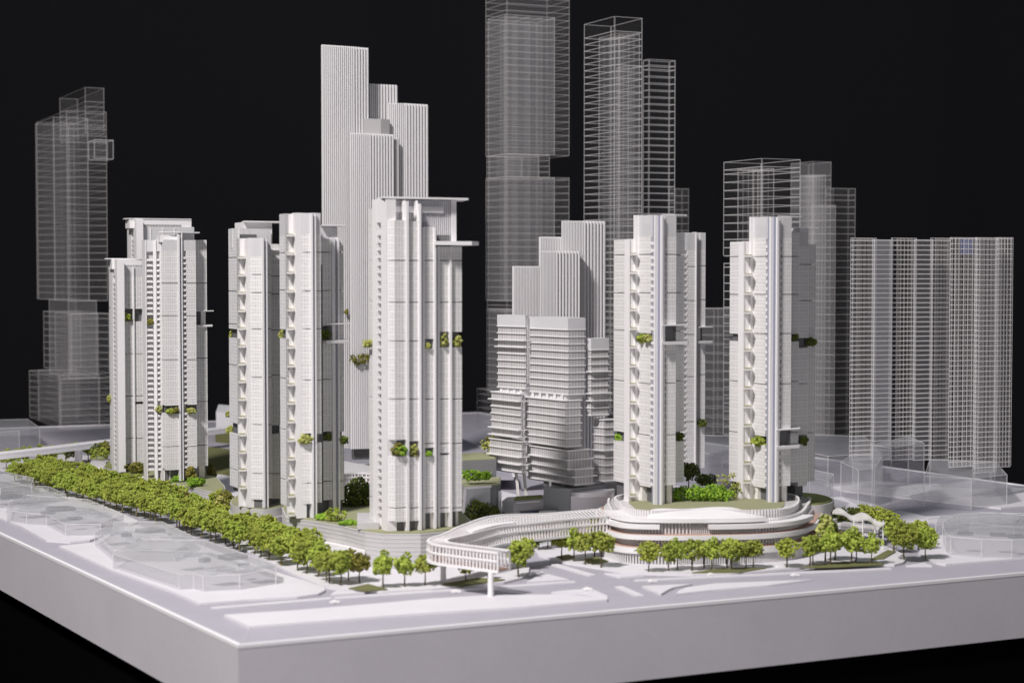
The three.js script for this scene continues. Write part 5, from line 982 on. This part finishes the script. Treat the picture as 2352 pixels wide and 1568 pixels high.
leftBlock('clear acrylic block with several dark roof boxes in the middle of the left row', [[14, 1196], [60, 1203], [106, 1206], [150, 1230], [230, 1229], [283, 1207], [200, 1170], [60, 1160], [20, 1178]], 0.043, [[70, 1165, 0.07, 0.05, 0.012, M.hazeTop], [140, 1172, 0.06, 0.05, 0.014, M.smoke], [190, 1180, 0.06, 0.05, 0.010, M.hazeTop], [228, 1186, 0.05, 0.04, 0.012, M.hazeTop], [110, 1180, 0.03, 0.02, 0.010, M.smoke], [172, 1192, 0.03, 0.025, 0.009, M.smoke]]);
leftBlock('clear acrylic block stepping up behind the nearest one, left row', [[216, 1251], [262, 1290], [400, 1290], [452, 1262], [372, 1222], [260, 1222]], 0.040, [[262, 1226, 0.05, 0.045, 0.012, M.hazeTop], [345, 1222, 0.055, 0.04, 0.014, M.smoke], [400, 1238, 0.05, 0.04, 0.012, M.hazeTop], [318, 1240, 0.045, 0.04, 0.010, M.hazeTop], [290, 1232, 0.02, 0.02, 0.012, M.smoke]]);
leftBlock('nearest clear acrylic block at the front of the left row', [[258, 1304], [411, 1354], [444, 1352], [466, 1358], [550, 1354], [633, 1341], [634, 1330], [470, 1272], [320, 1268]], 0.048, [[430, 1277, 0.05, 0.04, 0.012, M.hazeTop], [535, 1283, 0.05, 0.04, 0.014, M.smoke], [590, 1305, 0.05, 0.04, 0.012, M.hazeTop], [505, 1310, 0.05, 0.04, 0.010, M.hazeTop], [470, 1290, 0.02, 0.02, 0.012, M.smoke], [560, 1300, 0.02, 0.02, 0.010, M.smoke]]);

// ---------------------------------------------------------------- cars
{
  const prof = (pts, w, b) => { const s = new THREE.Shape(pts.map((p) => new THREE.Vector2(...p))); const g = new THREE.ExtrudeGeometry(s, { depth: w - 2 * b, bevelEnabled: true, bevelThickness: b, bevelSize: b, bevelSegments: 2, steps: 1 }); g.translate(0, 0, -w / 2 + b); return g; };
  const body = prof([[-0.0145, 0.002], [-0.0150, 0.0055], [-0.0135, 0.0068], [0.0135, 0.0064], [0.0150, 0.0050], [0.0145, 0.002]], 0.0125, 0.0009), cabin = prof([[-0.0095, 0.0062], [-0.0068, 0.0098], [0.0030, 0.0098], [0.0070, 0.0062]], 0.0105, 0.0009), wheel = new THREE.CylinderGeometry(0.0024, 0.0024, 0.002, 12).rotateX(Math.PI / 2);
  const car = thing('toy_car', 'x', 'toy car'); part(car, 'body', body, M.white); part(car, 'cabin', cabin, M.white);
  for (const x of [-0.009, 0.009]) for (const z of [-0.0058, 0.0058]) { const w = part(car, 'wheel', wheel, M.white); w.position.set(x, 0.0024, z); }
  [[769, 1386, 0.3, 'small white model car in the lane left of the bridge, nearest the camera'], [918, 1351, 0.2, 'small white model car at the kerb below the row of front trees'], [1047, 1362, 0.2, 'small white model car just left of the front bridge pillar'], [1223, 1321, 1.0, 'small white model car beside the triangular island right of the bridge'], [1350, 1361, 0.2, 'small white model car on the tip island of the front pavement'], [1499, 1338, 0.3, 'small white model car at the left end of the long front strip'], [1634, 1323, 0.3, 'small white model car on the front road below the middle of the round podium'], [1827, 1324, 0.3, 'small white model car on the front road below the right end of the round podium'], [1788, 1307, 0.3, 'small white model car at the kerb before the right end of the round podium'], [383, 1226, -0.9, 'small white model car in the street between the clear blocks and the tree rows']].forEach(([px, py, a, l], i) => {
    const c = i ? car.clone() : car; if (i) { c.name = numbered('toy_car'); scene.add(c); }
    const [x, z] = G(px, py); c.position.set(x, i === 4 ? 0.0072 : 0.0006, z); c.rotation.y = a; tag(c, l, 'toy car', 'white model cars on the roads');
  });
}

// ---------------------------------------------------------------- trees
{
  const row = (a, b, n, side, label, group, kind = 'street', o = {}) => {
    const A = G(...a), B = G(...b);
    for (let i = 0; i < n; i++) { const u = (i + rr(-0.18, 0.18)) / (n - 1), x = A[0] + (B[0] - A[0]) * u + rr(-0.012, 0.012) + side, z = A[1] + (B[1] - A[1]) * u + rr(-0.012, 0.012); tree(kind, 0, 0, label, { at: [x, z], group, pale: rnd() < 0.4, ...o }); }
  };
  const LA = 'yellow green model tree in the long outer street row beside the clear blocks', LB = 'yellow green model tree in the dense second street row, nearer the podiums', LC = 'green model tree in the third street row against the podium walls';
  row([40, 1112], [372, 1205], 26, 0, LA, 'outer street row of trees'); row([400, 1214], [745, 1338], 19, 0, LA, 'outer street row of trees');
  row([66, 1104], [400, 1192], 25, 0, LB, 'second street row of trees'); row([420, 1200], [735, 1308], 18, 0, LB, 'second street row of trees');
  row([100, 1096], [410, 1172], 19, 0, LC, 'third street row of trees'); row([455, 1200], [700, 1285], 10, 0, LC, 'third street row of trees');
  row([5, 1080], [200, 1062], 8, 0, 'green model tree in the loose row under the viaduct', 'trees under the viaduct', 'street', { pale: true });
  for (const [k, px, py, l, o] of [
    ['dark', 222, 1070, 'dark tree beside the far left tower and the viaduct', { s: 1.0 }], ['olive', 240, 1062, 'olive tree tight against the left wall of the far left tower', { s: 1.1 }],
    ['light', 0, 0, '', 0], 
    ['olive', 826, 1337, 'dark olive tree last but three at the street end', {}], ['olive', 800, 1332, 'dark olive tree just left of the last trees of the street', {}],
    ['front', 782, 1344, 'broad green tree where the street meets the front road', {}], ['front', 757, 1340, 'green tree at the street corner, left of the broad one', {}],
    ['front', 880, 1350, 'green tree with a double trunk left of the bridge', { s: 1.02 }], ['front', 929, 1347, 'green tree, second left of the bridge end', { s: 0.95 }], ['front', 976, 1344, 'slim green tree directly left of the bridge', { s: 0.93 }],
    ['front', 1070, 1336, 'green tree half hidden under the bridge end', { s: 0.72 }], ['front', 1120, 1330, 'small tree behind the bridge pillar', { s: 0.6 }],
    ['front', 1191, 1325, 'full round tree right of the open bridge end', { s: 1.12 }], ['front', 1207, 1303, 'tree behind the full round one by the bridge end', { s: 0.95 }],
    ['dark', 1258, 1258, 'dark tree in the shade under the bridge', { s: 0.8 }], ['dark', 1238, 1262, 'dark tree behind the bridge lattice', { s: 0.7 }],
    ['front', 1291, 1285, 'first tree right of the bridge on the podium pavement', { s: 0.95 }], ['front', 1318, 1289, 'second tree right of the bridge on the podium pavement', {}],
    ['front', 1344, 1296, 'third tree right of the bridge, in front of the tall pale one', { s: 1.02 }], ['tall', 1366, 1279, 'tall pale tree at the left end of the layered podium', { s: 1.05 }], ['front', 1381, 1303, 'full tree at the left corner of the layered podium', { s: 1.18 }],
    ['front', 1490, 1313, 'single tree first from the left before the podium front', { s: 0.94 }], ['front', 1537, 1311, 'left tree of the first pair before the podium front', { s: 0.9 }], ['front', 1556, 1308, 'right tree of the first pair before the podium front', { s: 0.92 }],
    ['front', 1589, 1310, 'fourth tree from the left before the podium front', { s: 1.0 }], ['front', 1635, 1309, 'fifth tree from the left before the podium front', { s: 0.96 }], ['front', 1618, 1304, 'tree close behind the fifth one before the podium front', { s: 0.85 }], ['front', 1682, 1310, 'sixth tree from the left before the podium front', { s: 1.0 }],
    ['front', 1671, 1303, 'tree close behind the sixth one before the podium front', { s: 0.9 }], ['front', 1714, 1303, 'small tree left of the gap before the podium front', { s: 0.8 }], ['front', 1731, 1306, 'tree on the left side of the gap before the podium front', { s: 0.95 }],
    ['front', 1807, 1303, 'lone tree right of the gap before the podium front', { s: 0.92 }], ['front', 1860, 1301, 'wide tree before the right corner of the layered podium', { s: 1.0 }], ['front', 1868, 1296, 'tree tucked behind the wide one at the podium corner', { s: 0.9 }],
    ['tall', 1896, 1290, 'tall pale pointed tree at the right corner of the layered podium', { s: 1.10, sy: 1.12 }], ['front', 1909, 1299, 'tree in front of the tall pale pointed one', { s: 1.12 }], ['olive', 1918, 1286, 'dark tree right behind the tall pale pointed one', { s: 1.1 }],
    ['front', 1956, 1296, 'tree left of the wavy canopy posts', { s: 1.12 }], ['front', 1966, 1290, 'tree behind the one left of the canopy posts', { s: 0.95 }], ['front', 2003, 1296, 'tree under the right end of the wavy canopy', { s: 0.92 }],
    ['big', 2078, 1285, 'largest spreading tree at the right side street', { s: 1.02 }], ['big', 2127, 1283, 'broad tree on the far side of the right side street', { s: 0.85 }], ['front', 2054, 1266, 'tree behind the largest spreading one', { s: 1.05 }], ['front', 2110, 1262, 'tree between the two broad trees at the right', { s: 1.0 }],
    ['front', 2040, 1243, 'green tree right of the wavy canopy', { s: 1.05 }], ['front', 2020, 1232, 'green tree behind the right half of the wavy canopy', { s: 1.05 }], ['front', 1990, 1224, 'green tree behind the middle of the wavy canopy', { s: 1.05 }],
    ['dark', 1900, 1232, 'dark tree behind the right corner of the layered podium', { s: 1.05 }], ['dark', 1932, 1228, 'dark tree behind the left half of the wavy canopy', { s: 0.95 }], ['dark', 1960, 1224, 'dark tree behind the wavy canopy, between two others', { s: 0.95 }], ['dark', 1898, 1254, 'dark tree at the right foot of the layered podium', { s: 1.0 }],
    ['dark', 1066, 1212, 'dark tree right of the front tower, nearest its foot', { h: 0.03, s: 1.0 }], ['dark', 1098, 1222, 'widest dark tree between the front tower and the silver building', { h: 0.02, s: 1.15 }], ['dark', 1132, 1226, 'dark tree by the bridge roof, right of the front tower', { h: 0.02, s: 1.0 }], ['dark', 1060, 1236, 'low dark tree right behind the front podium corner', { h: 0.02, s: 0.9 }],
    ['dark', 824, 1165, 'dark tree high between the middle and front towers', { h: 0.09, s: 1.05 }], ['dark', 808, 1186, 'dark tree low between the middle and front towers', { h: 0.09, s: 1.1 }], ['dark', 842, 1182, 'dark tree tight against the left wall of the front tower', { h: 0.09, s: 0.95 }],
    ['conic', 437, 1110, 'dark pointed tree right of the front left tower', { h: 0.093, s: 0.88 }], ['conic', 485, 1108, 'dark rounded conifer apart from the left podium', { h: 0.06, s: 0.9 }],
    ['street', 500, 1185, 'pale tree between the left podium and the rounded podium', { s: 1.05 }], ['olive', 520, 1190, 'dark olive tree by the rounded podium', { s: 1.1 }], ['tall', 548, 1218, 'pale tall tree rising from the street before the rounded podium', { s: 0.9 }], ['tall', 505, 1212, 'pale tall tree left of the rounded podium', { s: 0.95 }], ['olive', 420, 1176, 'dark olive tree behind the street rows near the white ramp', { s: 0.95 }], ['olive', 300, 1135, 'dark tree behind the street rows near the corner pillar', { s: 0.9 }],
    ['olive', 648, 1196, 'slim olive tree at the notch between two podiums', { h: 0.06, s: 0.6 }],
  ]) if (l) tree(k, px, py, l, o);
  const W = (px, py, h) => { const p = G(px, py, h); return [p[0], h, p[1]]; };
  const H1 = 0.128, H2 = 0.094;
  shrub(W(404, 1106, H2), 0.03, 0.014, 'bright', 'bright groundcover strip at the left of the left podium garden', 'ground cover', undefined, 1.2);
  shrub(W(448, 1116, H2), 0.042, 0.022, 'bright', 'bright groundcover mound before the pointed tree of the left podium', 'ground cover', undefined, 1.15);
  shrub(W(313, 1086, 0.097), 0.045, 0.030, 'olive', 'olive shrub at the foot of the far left tower', 'shrub', undefined, 1.2);
  shrub(W(232, 1056, 0.097), 0.045, 0.04, 'street', 'green shrub in the planter left of the far left tower', 'shrub', undefined, 1.2);
  shrub(W(742, 1194, H1), 0.026, 0.013, 'bright', 'bright flat groundcover before the right middle tower', 'ground cover', undefined, 1.15);
  shrub(W(768, 1197, H1), 0.034, 0.030, 'street', 'domed green shrub before the right middle tower', 'shrub', undefined, 1.2);
  shrub(W(800, 1205, H1), 0.032, 0.010, 'bright', 'bright low patch at the podium corner right of the domed shrub', 'ground cover', undefined, 1.2);
  shrub(W(1585, 1150, RH), 0.075, 0.034, 'bright', 'bright groundcover between the two podium towers, left half', 'ground cover', undefined, 1.5);
  shrub(W(1640, 1150, RH), 0.07, 0.034, 'bright', 'bright groundcover between the two podium towers, right half', 'ground cover', undefined, 1.4);
  tree('dark', 1582, 1120, 'dark tree behind the left podium tower on the roof garden', { h: RH, s: 0.95 }); tree('dark', 1612, 1125, 'low dark tree in the middle of the roof garden', { h: RH, s: 0.6 }); tree('dark', 1630, 1128, 'small dark tree behind the pale one on the roof garden', { h: RH, s: 0.6 });
  shrub(W(1672, 1148, RH), 0.050, 0.062, 'light', 'tall pale bushy tree left of the right podium tower', 'tree'); shrub(W(1694, 1142, RH), 0.034, 0.036, 'street', 'green bush between the pale bushy tree and the right podium tower');
  shrub(W(1655, 1142, RH), 0.026, 0.030, 'olive', 'olive bush left of the pale bushy tree on the roof garden');
  // turf patches under the street trees
  for (const [p, l] of [[[[800, 1350], [845, 1340], [890, 1352], [840, 1356]], 'turf patch under the last street trees'], [[[1015, 1340], [1100, 1326], [1160, 1330], [1060, 1345]], 'turf patch beneath the bridge end'], [[[1278, 1277], [1306, 1272], [1318, 1278], [1296, 1284]], 'small turf patch under the first tree right of the bridge'], [[[1340, 1284], [1372, 1278], [1398, 1288], [1360, 1294]], 'turf patch under the tall pale tree'], [[[1590, 1314], [1660, 1304], [1760, 1303], [1700, 1313]], 'turf strip before the podium front'], [[[1840, 1303], [1920, 1290], [2010, 1290], [2032, 1295], [1930, 1301]], 'turf strip before the right podium corner'], [[[2000, 1284], [2040, 1262], [2058, 1266], [2030, 1282]], 'turf patch at the canopy posts']])
    plate(p, TH + 0.004, M.lawn, 'turf_patch', l, 'stuff', TH + 0.0005);
}
renderer.render(scene, camera);
